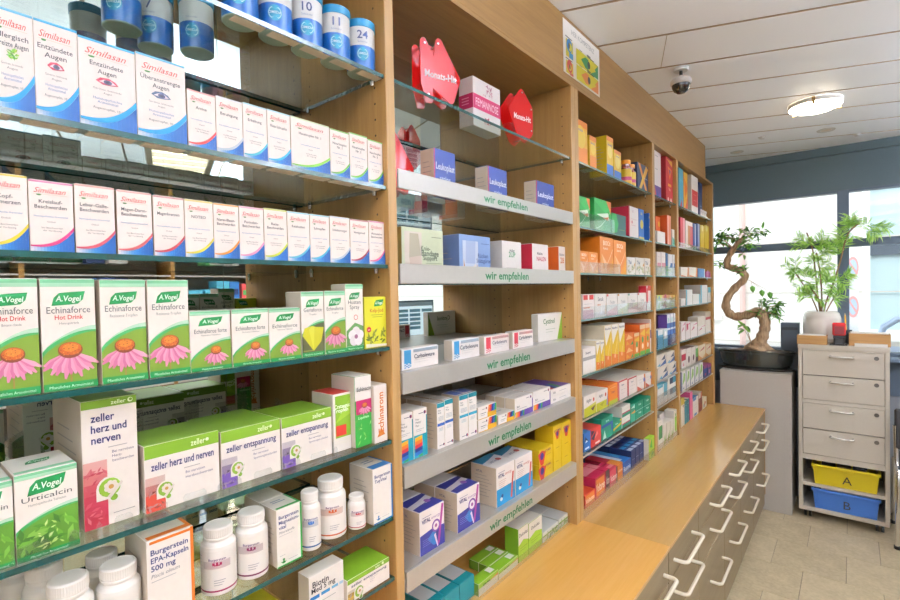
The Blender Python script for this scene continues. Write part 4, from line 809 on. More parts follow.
(4,2,'tall red orange carton with pale edge',2.83,2.8988,1.776,0.164,-0.02,0.1,'g',115,0),
(4,2,'low pale grey carton',2.617,2.7522,1.776,0.0606,-0.01,0.035,'g',116,0),
(4,2,'low white carton with mint foot',2.8993,2.9445,1.776,0.0921,-0.014,0.05,'g',117,0),
(4,3,'cream carton with pink waist',2.6184,2.6864,1.606,0.1226,-0.014,0.06,'g',118,0),
(4,3,'cream carton with pink waist',2.6934,2.7683,1.606,0.1252,-0.014,0.06,'g',118,0),
(4,3,'slim blue carton with green foot',2.7774,2.8107,1.606,0.1228,-0.014,0.06,'g',119,0),
(4,3,'white carton with blue wedge',2.8201,2.9008,1.606,0.1205,-0.014,0.06,'g',120,0),
(4,3,'white carton with blue wedge',2.9087,2.9445,1.606,0.1211,-0.014,0.06,'g',120,0),
(4,4,'low carton with yellow green top',2.6181,2.6933,1.434,0.0707,-0.014,0.06,'g',121,0),
(4,4,'low carton with red and amber top',2.7021,2.8394,1.434,0.069,-0.014,0.06,'g',122,0),
(4,4,'low carton with golden top',2.8509,2.9445,1.434,0.066,-0.014,0.06,'g',123,0),
(4,5,'low white and blue carton by divider',2.6073,2.6931,1.228,0.0973,-0.01,0.04,'g',124,0),
(4,5,'low carton with green side',2.7019,2.7762,1.228,0.0955,-0.01,0.04,'g',125,0),
(4,5,'large purple carton behind low pair',2.7943,2.9445,1.228,0.1649,-0.07,0.05,'g',126,0),
(4,5,'tall blue carton with white crown',2.7842,2.8407,1.228,0.1685,-0.014,0.05,'g',127,0),
(4,5,'tall blue carton with white crown',2.8464,2.907,1.228,0.169,-0.014,0.05,'g',127,0),
(4,5,'tall blue carton with white crown',2.9149,2.9445,1.228,0.1696,-0.014,0.05,'g',127,0),
(4,6,'cream carton with blue diagonal, lower left',2.6078,2.777,1.064,0.0636,-0.012,0.08,'g',128,0),
(4,6,'cream carton with blue diagonal, upper left',2.6078,2.777,1.128,0.0636,-0.02,0.08,'g',128,0),
(4,6,'cream carton with blue diagonal, lower right',2.7863,2.9445,1.064,0.0616,-0.012,0.08,'g',128,0),
(4,6,'cream carton with blue diagonal, upper right',2.7863,2.9445,1.126,0.0616,-0.02,0.08,'g',128,0),
(4,7,'white carton with turquoise top',2.6101,2.6998,0.931,0.103,-0.015,0.07,'g',129,0),
(4,7,'white carton with turquoise panel',2.7068,2.7832,0.931,0.1009,-0.015,0.07,'g',130,0),
(4,7,'white, navy and teal carton, lower of two',2.7938,2.9445,0.931,0.0571,-0.015,0.08,'g',131,0),
(4,7,'white, navy and teal carton, upper of two',2.7938,2.9445,0.9885,0.0571,-0.015,0.08,'g',131,0),
(4,8,'low white carton with green block',2.6023,2.678,0.7055,0.1492,-0.012,0.045,'g',132,0),
(4,8,'low cream carton with green leaves',2.6846,2.7457,0.7055,0.1143,-0.012,0.045,'g',133,0),
(4,8,'low cream carton with green leaves',2.753,2.8129,0.7055,0.1097,-0.012,0.045,'g',133,0),
(4,8,'low cream carton with green leaves',2.8205,2.8789,0.7055,0.1058,-0.012,0.045,'g',133,0),
(4,8,'tall white carton with green stripe',2.8873,2.9445,0.7055,0.1471,-0.012,0.05,'g',134,0),
(4,8,'tall white carton beside tall striped one',2.8117,2.9055,0.7055,0.1327,-0.065,0.06,'g',135,0),
(5,1,'light blue brochure',3.1154,3.2087,2.012,0.241,-0.03,0.015,'g',136,0),
(5,1,'orange and yellow brochure',3.2201,3.3067,2.012,0.2349,-0.03,0.012,'g',137,0),
(5,1,'white carton with red label',3.3622,3.5277,2.012,0.2405,-0.02,0.05,'g',138,0),
(5,1,'slim navy carton behind chess-shaped stands',3.5601,3.6438,2.012,0.2233,-0.02,0.03,'g',139,0),
(5,2,'red carton with pale stripe',3.0966,3.1948,1.776,0.1812,-0.02,0.06,'g',140,0),
(5,2,'white and orange carton',3.2131,3.382,1.776,0.1726,-0.02,0.06,'g',141,0),
(5,2,'slim navy carton with white stripe',3.3946,3.4721,1.776,0.1727,-0.02,0.06,'g',142,0),
(5,2,'slim navy carton with white stripe',3.4828,3.5693,1.776,0.181,-0.02,0.06,'g',142,0),
(5,2,'bright yellow carton',3.5859,3.6972,1.776,0.1787,-0.02,0.06,'g',143,0),
(5,2,'bright yellow carton',3.7091,3.8302,1.776,0.1899,-0.02,0.06,'g',143,0),
(5,3,'white carton with orange right side',3.0733,3.2503,1.606,0.0559,-0.014,0.05,'g',144,0),
(5,3,'white carton with orange right side',3.2647,3.4661,1.606,0.0607,-0.014,0.05,'g',144,0),
(5,3,'blue carton with white frame',3.4874,3.6778,1.606,0.0571,-0.014,0.05,'g',145,0),
(5,3,'small magenta carton',3.707,3.843,1.606,0.0415,-0.014,0.05,'g',146,0),
(5,4,'low white carton, cut by divider',3.0666,3.1643,1.434,0.0419,-0.014,0.04,'g',147,0),
(5,4,'white carton with turquoise left edge',3.1787,3.3315,1.434,0.0921,-0.014,0.08,'g',148,0),
(5,4,'low white carton between turquoise pair',3.3436,3.5293,1.434,0.0625,-0.014,0.05,'g',149,0),
(5,4,'tall white carton with turquoise left edge',3.5466,3.7431,1.434,0.1196,-0.014,0.1,'g',148,0),
(5,4,'slim turquoise topped carton',3.7611,3.843,1.434,0.1035,-0.014,0.06,'g',150,0),
(5,5,'white carton with pink ribbon',3.0682,3.1527,1.228,0.1094,-0.014,0.06,'g',151,0),
(5,5,'white carton with crimson ribbon',3.164,3.2649,1.228,0.1034,-0.014,0.06,'g',152,0),
(5,5,'white carton with pale pink ribbon',3.2793,3.4463,1.228,0.0913,-0.014,0.06,'g',151,0),
(5,5,'low white carton, lower of two',3.4645,3.6626,1.228,0.0584,-0.014,0.06,'g',151,0),
(5,5,'low white carton, upper of two',3.4645,3.6626,1.2868,0.0584,-0.014,0.06,'g',153,0),
(5,5,'tall white carton with red cap band',3.6812,3.8339,1.228,0.1394,-0.014,0.08,'g',154,0),
(5,6,'white carton with large red block',3.0663,3.1646,1.064,0.1091,-0.014,0.07,'g',155,0),
(5,6,'white carton with maroon dot',3.1761,3.2877,1.064,0.1059,-0.014,0.07,'g',156,0),
(5,6,'white carton with maroon dot',3.2974,3.393,1.064,0.1019,-0.014,0.07,'g',156,0),
(5,6,'slim green edged carton',3.4033,3.4611,1.064,0.1,-0.014,0.07,'g',157,0),
(5,6,'peach carton with red lettering',3.477,3.6622,1.064,0.094,-0.014,0.08,'g',158,0),
(5,6,'peach carton with red lettering',3.6796,3.843,1.064,0.0806,-0.014,0.08,'g',158,0),
(5,7,'white carton with green scribble',3.0656,3.1549,0.931,0.1134,-0.014,0.06,'g',159,0),
(5,7,'white carton with green scribble',3.1618,3.2558,0.931,0.1124,-0.014,0.06,'g',159,0),
(5,7,'white carton with green scribble',3.2631,3.3623,0.931,0.1114,-0.014,0.06,'g',159,0),
(5,7,'white carton with green scribble',3.3699,3.4746,0.931,0.1104,-0.014,0.06,'g',159,0),
(5,7,'white carton with green scribble',3.4827,3.5935,0.931,0.1093,-0.014,0.06,'g',159,0),
(5,7,'small navy and pink carton',3.6159,3.716,0.931,0.0781,-0.014,0.05,'g',160,0),
(5,7,'small navy and pink carton',3.7279,3.8397,0.931,0.0703,-0.014,0.05,'g',161,0),
(5,8,'white carton with yellow crown',3.1082,3.1848,0.7055,0.1678,-0.03,0.06,'g',162,0),
(5,8,'slim teal book',3.1937,3.2404,0.7055,0.1405,-0.03,0.1,'g',163,0),
(5,8,'slim teal book',3.2476,3.2957,0.7055,0.1446,-0.03,0.1,'g',163,0),
(5,8,'tall pink book',3.3132,3.3781,0.7055,0.174,-0.03,0.12,'g',164,0),
(5,8,'white booklet with blue corners',3.39,3.5244,0.7055,0.1202,-0.03,0.05,'g',165,0),
(5,8,'brown and white carton',3.5382,3.6306,0.7055,0.1284,-0.03,0.08,'g',166,0),
(5,8,'small cream and orange carton by end panel',3.647,3.7656,0.7055,0.0699,-0.03,0.05,'g',167,0),
]
# ------------------------------------------------------------------ goods
def flower(F,u,v,r,part='flower_picture'):
    """a drooping pink coneflower; r in units of the face width"""
    a=F.W/F.H
    for k in range(15):
        t=math.radians(198+144*k/14); L=r*(1.12+.16*math.sin(k*2.3)); wd=.125*r
        bx,by=u+math.cos(t)*r*.28,v-.05*r*a+math.sin(t)*r*.10*a; tx,ty=u+math.cos(t)*L*.98,v+(math.sin(t)*.75-.28)*L*a
        nx,ny=-(ty-by)/a,(tx-bx); q=math.hypot(nx,ny) or 1; nx,ny=nx/q*wd,ny/q*wd*a
        mx,my=bx+(tx-bx)*.62,by+(ty-by)*.62
        F.poly([(bx-nx*.4,by-ny*.4),(mx-nx,my-ny),(tx-nx*.35,ty-ny*.35),(tx+nx*.35,ty+ny*.35),(mx+nx,my+ny),(bx+nx*.4,by+ny*.4)],('#e58fae','#d9769d','#eda6be')[k%3],part)
    F.oval(u,v+.12*r*a,.50*r,'#7a3418',part,rv=.40*r*a,n=20); F.oval(u,v+.18*r*a,.45*r,'#c8611f',part,rv=.32*r*a,n=18); F.oval(u,v+.24*r*a,.32*r,'#dd8430',part,rv=.20*r*a)
    for k in range(22):
        t=k*2.4; q=.44*r*math.sqrt(k/22); F.oval(u+q*math.cos(t),v+.14*r*a+q*.7*a*math.sin(t),.028*r,'#6a2c14' if k%2 else '#e39a48',part,n=5)
def vlogo(F,u,v,wd,hh,part='brand_logo'):
    w=wd/2;h=hh/2
    F.poly([(u-w,v-h),(u-w*.86,v+h*.2),(u-w*.55,v+h*.9),(u-w*.1,v+h),(u+w,v+h*1.15),(u+w*.86,v-h*.1),(u+w*.55,v-h*.75),(u+w*.1,v-h*.85)],'#0f8a43',part)
    F.text('A.Vogel',u,v+h*.08,hh*.44,'#f4f4ee',maxw=wd*.76,bold=.02,shear=.18,part=part)
def leafy(F,u0,v0,u1,v1,cols,n,part,sd=1,sz=.12):
    r=random.Random(sd); a=F.W/F.H
    for i in range(n):
        u=r.uniform(u0,u1);v=r.uniform(v0,v1);t=r.uniform(0,2*PI);L=sz*r.uniform(.6,1.2);wd=L*.32
        c,s=math.cos(t),math.sin(t); pts=[]
        for d,e in ((-L,0),(-L*.2,wd),(L,0),(-L*.2,-wd)):
            pu=u+(d*c-e*s); pv=v+(d*s+e*c)*a; pts.append((min(1,max(0,pu)),min(1,max(0,pv))))
        F.poly(pts,cols[i%len(cols)],part)
STY={}
def st_simil(F,o,G):
    W='#efe6e0'; nm=o['n']; arc=o['a']; eye=o.get('eye')
    F.rect(.004,.972,.996,.998,o['top'],'top_band')
    F.text('Similasan',.47,.865,.078,'#e0483c',maxw=.78,bold=.0,shear=.42,part='brand_logo',fill=.72)
    F.oval(.22,.80,.055,'#3f8f3a','brand_logo',rv=.012); F.lines(.10,.86,.808,'#d8d0b8',.004,'brand_logo')
    if eye:
        for i,t in enumerate(nm): F.text(t,.48,.735-.082*i,.054,'#4a4444',maxw=.80,bold=.008)
        if eye=='#8cc63f': leafy(F,.35,.52,.62,.60,['#8cc63f','#b5d94a','#5f9e34'],14,'eye_picture',3,.09)
        else:
            F.poly([(.28,.545),(.36,.585),(.5,.595),(.62,.57),(.68,.53),(.55,.515),(.4,.51)],eye,'eye_picture'); F.poly([(.33,.54),(.42,.57),(.55,.57),(.64,.535),(.52,.522)],'#e8d8d8','eye_picture'); F.oval(.49,.546,.075,'#3b3350','eye_picture',rv=.026); F.oval(.49,.546,.03,'#14121a','eye_picture',rv=.012)
        F.text('Gerötete, brennende',.48,.455,.024,'#8a8482',maxw=.5); F.text('Augen',.48,.415,.024,'#8a8482')
        F.text('Homöopathisches',.48,.345,.03,'#6f8fc0',maxw=.5); F.text('Arzneimittel',.48,.305,.03,'#6f8fc0',maxw=.4); F.text('Augentropfen, 10 ml',.5,.235,.028,'#6a6462',maxw=.6)
        a0,a1,th=.10,.40,.075
    else:
        for i,t in enumerate(nm): F.text(t,.48,.71-.075*i,.052,'#4a4444',maxw=.72,bold=.008)
        F.text('Homöopathisches Arzneimittel',.48,.50,.026,'#6f9ad0',maxw=.76); F.text('Globuli',.48,.425,.024,'#8a8482'); F.text('bei Beschwerden',.5,.34,.026,'#8a8482',maxw=.5); F.text('der Verdauung',.5,.30,.026,'#8a8482',maxw=.42)
        a0,a1,th=.09,.37,.055
    n=14; cv=lambda u:a0+(a1-a0)*u**2.6; lo=lambda u:cv(u)-th*(.35+.65*min(1,u*1.6))
    for i in range(n):
        u0=.004+.992*i/n;u1=.004+.992*(i+1)/n; k=i/(n-1)
        F.poly([(u0,.003),(u1,.003),(u1,lo(u1)),(u0,lo(u0))],['#dfe4ea','#cfdcea','#b5cfe8','#97c0e4','#78b0e0','#5a9fdb','#4593d6','#3486cf','#2a7ac4','#1f6cb6','#1864ac','#145ea6','#125aa0','#10569c'][i],'blue_corner')
    F.poly([(.004+.992*i/n,lo(i/n)) for i in range(n+1)]+[(.004+.992*i/n,cv(i/n)) for i in range(n,-1,-1)],arc,'swoosh')
STY['simil']=st_simil
def st_vogel(F,o,G):
    tall=F.H/F.W
    F.rect(.004,.93,.996,.997,'#a9d8b4','top_band'); F.rect(.004,.965,.996,.997,'#7cc492','top_band')
    pic=o['pic']; a=F.W/F.H; short=tall<1.6
    lv,lw,lh=(.80,.60,.15*1.35*a*1.0) if short else (.80,.62,.30*a)
    vlogo(F,.50,.82,lw,lh)
    tv=.82-lh*.5-.038 if not short else .665
    F.text(o['n'],.5,tv,.062 if not short else .075,'#4a4a48',maxw=.84,fill=.80 if len(o['n'])>9 else None)
    if o.get('red'): F.text(o['red'],.5,tv-.066,.042,'#d8382e',maxw=.56,bold=.012,fill=.52); F.text(o['sub'],.5,tv-.12,.022,'#8a8a86',maxw=.36)
    else: F.text(o['sub'],.5,tv-.07 if o['n']!='Husten' else tv-.075,.03 if o['n']!='Husten' else .062,'#8a8a86' if o['n']!='Husten' else '#4a4a48',maxw=.6)
    if pic=='mallow':
        F.poly([(.02,.07),(.98,.07),(.98,.36),(.5,.42),(.02,.30)],'#5f8a4a','flower_picture')
        for k in range(5): t=2*PI*k/5+.3; F.oval(.55+.22*math.cos(t),.21+.22*a*math.sin(t),.23,'#e6dde2' if k%2 else '#f0e9ec','flower_picture')
        F.oval(.55,.21,.10,'#a0607e','flower_picture'); F.oval(.55,.62-.12,.12,'#e87a5a','front_print'); F.oval(.55,.50,.09,'#f0e9e4','front_print')
    else:
        n=12; bottom=.035; r0,r1=(.35,.56) if not short else (.20,.53)
        cv=lambda u:r0+(r1-r0)*math.sin(u*PI/2)**.75
        base={'echi':'#78942a','leaf':'#5c8f2c','ginkgo':'#4f4f2a'}[pic]
        F.poly([(.004,.03),(.996,.03)]+[(.004+.992*i/n,cv(i/n)-.035) for i in range(n,-1,-1)],base,'flower_picture')
        F.poly([(.004+.992*i/n,cv(i/n)-.037) for i in range(n+1)]+[(.004+.992*i/n,cv(i/n)+.002+.012*(i/n)) for i in range(n,-1,-1)],'#bfe0c4')
        F.poly([(.004+.992*i/n,cv(i/n)-.045) for i in range(n+1)]+[(.004+.992*i/n,cv(i/n)-.028*(i/n)) for i in range(n,-1,-1)],'#3f9f58')
        if pic=='echi': F.rect(*((.49,.06,.52,.25) if not short else (.60,.06,.625,.25)),'#a07840','flower_picture'); flower(F,.50 if not short else .61,.335 if not short else .31,.46 if not short else .27)
        elif pic=='ginkgo': F.poly([(.5,.08),(.02,.33),(.12,.44),(.45,.47),(.62,.45),(.97,.44),(.85,.22)],'#d8d22c','flower_picture'); F.poly([(.5,.08),(.3,.42),(.45,.47),(.55,.46)],'#e6e24a','flower_picture'); F.lines(.05,.5,.09,'#9a9a40',.015,'flower_picture')
        else: leafy(F,.04,.09,.96,.40,['#4a8426','#6fa836','#3a7020','#86b84c'],34,'flower_picture',7,.17); leafy(F,.35,.1,.75,.45,['#cfdc9a','#b8cf78'],16,'flower_picture',9,.06)
    F.rect(.004,.003,.996,.068,'#0f8a43','foot_band'); F.text('Pflanzliches Arzneimittel',.5,.034,.026,'#e8f2e4',maxw=.8)
STY['vogel']=st_vogel
def emblem(F,u,v,r,part='emblem'):
    a=F.W/F.H
    def oo(du,dv,rr,c): F.oval(u+du*r,v+dv*r*a,rr*r,c,part)
    oo(0,0,1,'#f4efe8'); oo(.35,-1.0,.42,'#f4efe8'); F.poly([(u-r,v-r*1.0*a),(u-r,v),(u,v-r*a)],'#f4efe8',part)
    oo(0,0,.82,'#94bd34'); oo(.3,-.95,.28,'#84ae2a')
    for k in range(7): t=2*PI*k/7; oo(.1+.35*math.cos(t),.05+.35*math.sin(t),.22,'#efe2dc')
    oo(.1,.05,.2,'#d8a048'); F.poly([(u-r*.2,v-r*.75*a),(u+r*.9,v+r*.4*a),(u+r,v+r*.2*a),(u+r*.05,v-r*.95*a)],'#e8ded6',part)
def st_zeller(F,o,G):
    tall=o.get('tall'); nv='#33356e'; a=F.W/F.H
    if tall:
        F.rect(.004,.935,.996,.998,'#84ae2a','lime_band'); F.text('zeller',.66,.966,.034,'#eef4dc',maxw=.3,bold=.012); F.oval(.88,.966,.05,'#eef4dc','lettering'); F.oval(.89,.968,.03,'#84ae2a','lettering')
        for i,t in enumerate(o['n']): F.text(t,.16,.86-.085*i,.062,nv,al='l',bold=.018,maxw=.8,fill=[.42,.64,.52][i])
        F.lines(.45,.8,.615,'#b8b0b0',.006)
        for i,t in enumerate(o['sub']): F.text(t,.52,.575-.035*i,.022,'#6a5f80',al='l',maxw=.4)
        for i in range(6): F.rect(.004,.003+.52*i/6,.42,.003+.52*(i+1)/6+.001,['#b8283e','#c0304a','#c83a50','#d25660','#de8480','#e8b0a8'][i])
        leafy(F,.03,.05,.39,.46,['#d4606a','#c43a4c','#dc7a7e'],30,'flower_picture',5,.1); emblem(F,.45,.30,.24)
        F.lines(.5,.9,.09,'#a8a0a0',.006)
    else:
        F.rect(.004,.80,.996,.997,'#84ae2a','lime_band'); F.text('zeller',.70,.90,.10,'#eef4dc',maxw=.2,bold=.012); F.oval(.83,.90,.025,'#eef4dc','lettering')
        t=o['n'][0]; F.text(t,.08,.67,.12,nv,al='l',bold=.018,maxw=.86,fill=.84)
        F.lines(.5,.72,.535,'#b8b0b0',.012)
        for i,t in enumerate(o['sub']): F.text(t,.52,.465-.075*i,.042,'#6a6490',al='l',maxw=.42)
        pc=o['pc']; F.rect(.004,.003,.25,.26,pc); F.rect(.004,.26,.25,.40,pc+'@.6'); F.rect(.004,.40,.25,.52,pc+'@.3')
        leafy(F,.02,.03,.23,.3,[pc+'@.6','#e8d8dc@.4'],12,'flower_picture',5,.05); emblem(F,.25,.30,.115)
STY['zeller']=st_zeller
def st_burg(F,o,G):
    c=o['c']; nv='#2f3f80'; tall=F.H/F.W
    F.rect(.93,.003,.997,.997,c); F.rect(.004,.003,.93,.03,c) if o['c']!='#ee7d22' else None; F.rect(.06,.955,.93,.985,c) if o['c']=='#ee7d22' else None
    for i,t in enumerate(o['n']): F.text(t,.08,.86-.088*i,.062,nv,al='l',bold=.016,maxw=.8)
    if o['sub']: F.text(o['sub'],.08,.60 if len(o['n'])>2 else .65,.045,'#8a8a90',al='l',shear=.2,maxw=.6); F.lines(.08,.6,.54,'#b0b0b4',.006)
    F.poly([(.12,.10),(.2,.06),(.28,.06),(.36,.10),(.3,.085),(.24,.11),(.18,.085)],c,'emblem'); F.oval(.24,.125,.04,c,'emblem'); F.lines(.42,.8,.09,'#b0b0b4',.006); F.lines(.08,.3,.2,'#b0b0b4',.006)
STY['burg']=st_burg
RB=['#f3b41c','#ee7a24','#dc2c3c','#22307a','#2a6ab8','#3f9f4a']
def st_rain(F,o,G):
    k=o['k']
    def dot(u,v,r): F.oval(u,v,r,'#28357a','brand_logo'); F.poly([(u,v+r*F.W/F.H),(u+r,v),(u,v-r*F.W/F.H)],'#d83a34','brand_logo')
    if k=='tall':
        F.rect(.004,.003,.996,.47,'#1a9fae'); F.rect(.92,.47,.996,.85,'#1a9fae')
        for i in range(6): F.poly([(.08,.44-.075*i-.02),(.62,.47-.075*i-.02),(.62,.47-.075*(i+1)-.02),(.08,.44-.075*(i+1)-.02)] if i<5 else [(.3,.04),(.62,.075),(.62,.02),(.3,.02)],RB[i])
        for i,t in enumerate(('Feto','Methyl','Plus')): F.text(t,.14,.80-.065*i,.045,'#33333c',al='l',maxw=.6)
        F.lines(.14,.75,.585,'#a0a0a8',.008); F.lines(.14,.55,.55,'#a0a0a8',.008); F.lines(.35,.7,.91,'#55555e',.012); dot(.82,.915,.09)
    elif k=='stripe':
        F.rect(.004,.90,.996,.997,'#158796')
        for i,t in enumerate(('Feto','Multi')): F.text(t,.12,.84-.055*i,.04,'#44444e',al='l',maxw=.66)
        for i in range(4): F.lines(.15,.85,.70-.026*i,'#b0b4ba',.01)
        F.rect(.004,.50,.996,.56,o['c'])
        for i in range(3): F.lines(.2,.75,.45-.026*i,'#a8c0c8',.008)
        F.lines(.2,.65,.075,'#70707a',.012); dot(.8,.08,.11)
    elif k=='end':
        F.rect(.5,.003,.997,.40,'#f2b41c')
        for i in range(5): F.poly([(.52+.09*i,.40),(.61+.09*i,.40),(.66+.09*i,.96),(.57+.09*i,.96)] if i<4 else [(.88,.40),(.997,.40),(.997,.96),(.93,.96)],RB[i+1] if i else '#ee8a24')
        F.rect(.003,.003,.5,.06,'#f0c060'); F.lines(.12,.42,.45,'#55555e',.04); F.lines(.12,.36,.3,'#8a8a92',.03); F.lines(.2,.38,.75,'#66666e',.03); dot(.44,.78,.035)
    elif k=='foot':
        F.rect(.004,.003,.996,.30,'#6a4aa0'); F.poly([(.95,.30),(.996,.30),(.996,.8),(.95,.7)],'#7a5ab0')
        for i in range(6): F.poly([(.08*i+.004,.02),(.08*i+.085,.02),(.08*i+.115,.30),(.08*i+.035,.30)],RB[i])
        F.text('Bilol',.1,.55,.12,'#33333c',al='l',maxw=.5); F.lines(.1,.65,.42,'#9090a0',.02); F.lines(.6,.78,.86,'#55555e',.025); dot(.87,.86,.04)
    else: F.text('Bilol',.12,.5,.34,'#44444e',al='l',maxw=.25); F.lines(.4,.75,.5,'#b0b0b8',.05)
    return None
STY['rain']=st_rain
def st_vital(F,o,G):
    c=o['c']; v=c=='#3a3c8c'; nv='#2b2f78'
    if v:
        F.poly([(.004,.003),(.996,.003),(.996,.46),(.6,.52),(.004,.46)],c); F.poly([(.3,.3),(.62,.5),(.66,.05),(.5,.12)],'#3a86c4'); F.poly([(.004,.003),(.996,.003),(.996,.12),(.004,.06)],'#33308a')
        F.poly([(.88,.98),(.97,.96),(.78,.08),(.68,.02)],'#b84a9a'); F.poly([(.55,.33),(.62,.36),(.72,.03),(.68,.02)],'#e6d0e0')
        F.oval(.64,.53,.17,'#8a5ab0','emblem'); F.oval(.64,.53,.12,'#efe8ea','emblem'); F.oval(.64,.53,.05,'#b06ab0','emblem')
    else:
        F.rect(.004,.003,.996,.44,c); F.poly([(.86,.72),(.95,.72),(.83,.06),(.74,.06)],'#d8584a'); F.oval(.24,.16,.07,'#f0eeea','emblem',rv=.05); F.oval(.29,.23,.06,'#2b3f88','emblem',rv=.045)
    F.text('VITAL',.08,.76,.095,nv,al='l',bold=.03,maxw=.4,fill=.34); F.text('energy',.46,.765,.075,'#a88ab8' if v else '#d86a58',al='l',maxw=.4,fill=.36)
    F.lines(.10,.45,.85,'#8a86a0',.012)
    for i in range(4): F.lines(.1,.5-.03*i,.33-.045*i if v else .63-.05*i,'#8a88c8' if v else '#d8a8a0',.01)
STY['vital']=st_vital
def st_kelp(F,o,G):
    vlogo(F,.66,.88,.46,.13); F.text('Kelp-Jod',.55,.74,.075,'#d05a2a',maxw=.7,bold=.01); F.lines(.3,.85,.65,'#a0a030',.01); F.lines(.35,.8,.61,'#a0a030',.01)
    leafy(F,.12,.10,.92,.34,['#6a7a1e','#8a9430','#566618','#a0a43c'],22,'seaweed_picture',4,.13); F.oval(.16,.37,.10,'#d02c34'); F.text('neu',.16,.37,.03,'#ffffff',maxw=.16); F.poly([(.02,.02),(.98,.02),(.98,.06),(.02,.09)],'#f0ecd8')
STY['kelp']=st_kelp
def st_g(F,o,G):
    for r in o.get('blk',()): F.rect(*[min(.997,max(.003,v)) for v in r[:4]],r[4],'colour_block')
    if o.get('arc'):
        n=12; F.poly([(.08+.87*i/n,.08+.62*(i/n)**1.6) for i in range(n+1)]+[(.08+.87*i/n,.05+.62*(i/n)**1.6) for i in range(n,-1,-1)],o['arc'])
    for t in o.get('tri',()): F.poly([(min(.997,max(.003,u)),min(.997,max(.003,v))) for u,v in t[:-1]],t[-1],'shape_print')
    if o.get('disc'): u,v,r,c=o['disc']; F.oval(u,v,r,c)
    for u,v,r,c in o.get('spot',()): F.oval(u,v,r,c,n=10)
    if o.get('chk'):
        u0,v0,u1,v1,c=o['chk']
        for i in range(4):
            for j in range(4):
                if (i+j)%2==0: F.rect(u0+(u1-u0)*i/4,v0+(v1-v0)*j/4,u0+(u1-u0)*(i+1)/4,v0+(v1-v0)*(j+1)/4,c)
    if o.get('heart'):
        u,v=o['heart']; a=F.W/F.H; F.poly([(u-.28,v+.16*a),(u,v+.26*a),(u+.28,v+.16*a),(u+.1,v-.25*a),(u-.1,v-.25*a)],'#d83a2c','emblem'); F.oval(u,v+.06*a,.13,'#3a2a80','emblem')
    if o.get('spray'): leafy(F,.08,.06,.95,.5,['#5a9a3a','#86b85a','#b8d090'] if o['spray']==1 else ['#b8bca0','#d8cc9a','#9aa888'],14,'leaf_picture',int(F.W*9999),.14)
    if o.get('fl'): flower(F,o['fl'][0],o['fl'][1],.34)
    if o.get('emb'): u,v=o['emb']; F.oval(u-.08,v+.02,.04,'#55604a','emblem'); F.oval(u-.08,v+.02,.028,o['f'],'emblem'); F.lines(u-.1,u+.1,v-.03,'#55604a',.02,'emblem')
    if o.get('dg'): F.text(o['dg'][0],.52,.62,.16,o['dg'][1],maxw=.6,rot=0,shear=.5)
    for l in o.get('ln',()): F.lines(*l)
    for t in o.get('tx',()): F.text(t[0],t[1],t[2],t[3]*1.3,t[4],maxw=.86 if abs(t[1]-.5)<.12 else .6,bold=.014)
    if o.get('vt'): t,u,v,L,c=o['vt']; F.text(t,u,v,.42,c,maxw=L,bold=.02,rot=1)
STY['g']=st_g
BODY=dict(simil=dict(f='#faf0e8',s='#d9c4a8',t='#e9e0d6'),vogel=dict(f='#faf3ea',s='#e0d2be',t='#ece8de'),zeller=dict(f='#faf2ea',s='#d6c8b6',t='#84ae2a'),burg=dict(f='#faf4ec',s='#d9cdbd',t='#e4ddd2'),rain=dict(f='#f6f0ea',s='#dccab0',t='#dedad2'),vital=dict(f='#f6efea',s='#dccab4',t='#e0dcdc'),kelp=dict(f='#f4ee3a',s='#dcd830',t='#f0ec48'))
ORD=['first','second','third','fourth','fifth','sixth','seventh','eighth']
SHELF={1:['','top shelf','second shelf','third shelf','fourth shelf','fifth shelf','sixth shelf','seventh shelf'],2:['','top shelf','second shelf','third shelf','fourth shelf','fifth shelf','sixth shelf','','counter']}
BAY=['','first bay','second bay','third bay','narrow fourth bay','fifth bay']
def shelf_phrase(b,r):
    s=(['','top','second','third','fourth','fifth','sixth','seventh','counter'])[r]
    return ('counter, ' if s=='counter' else '%s shelf, '%s)+BAY[b]
total={}
for q in GOODS: k=(q[0],q[1],q[2]); total[k]=total.get(k,0)+1
seen={}
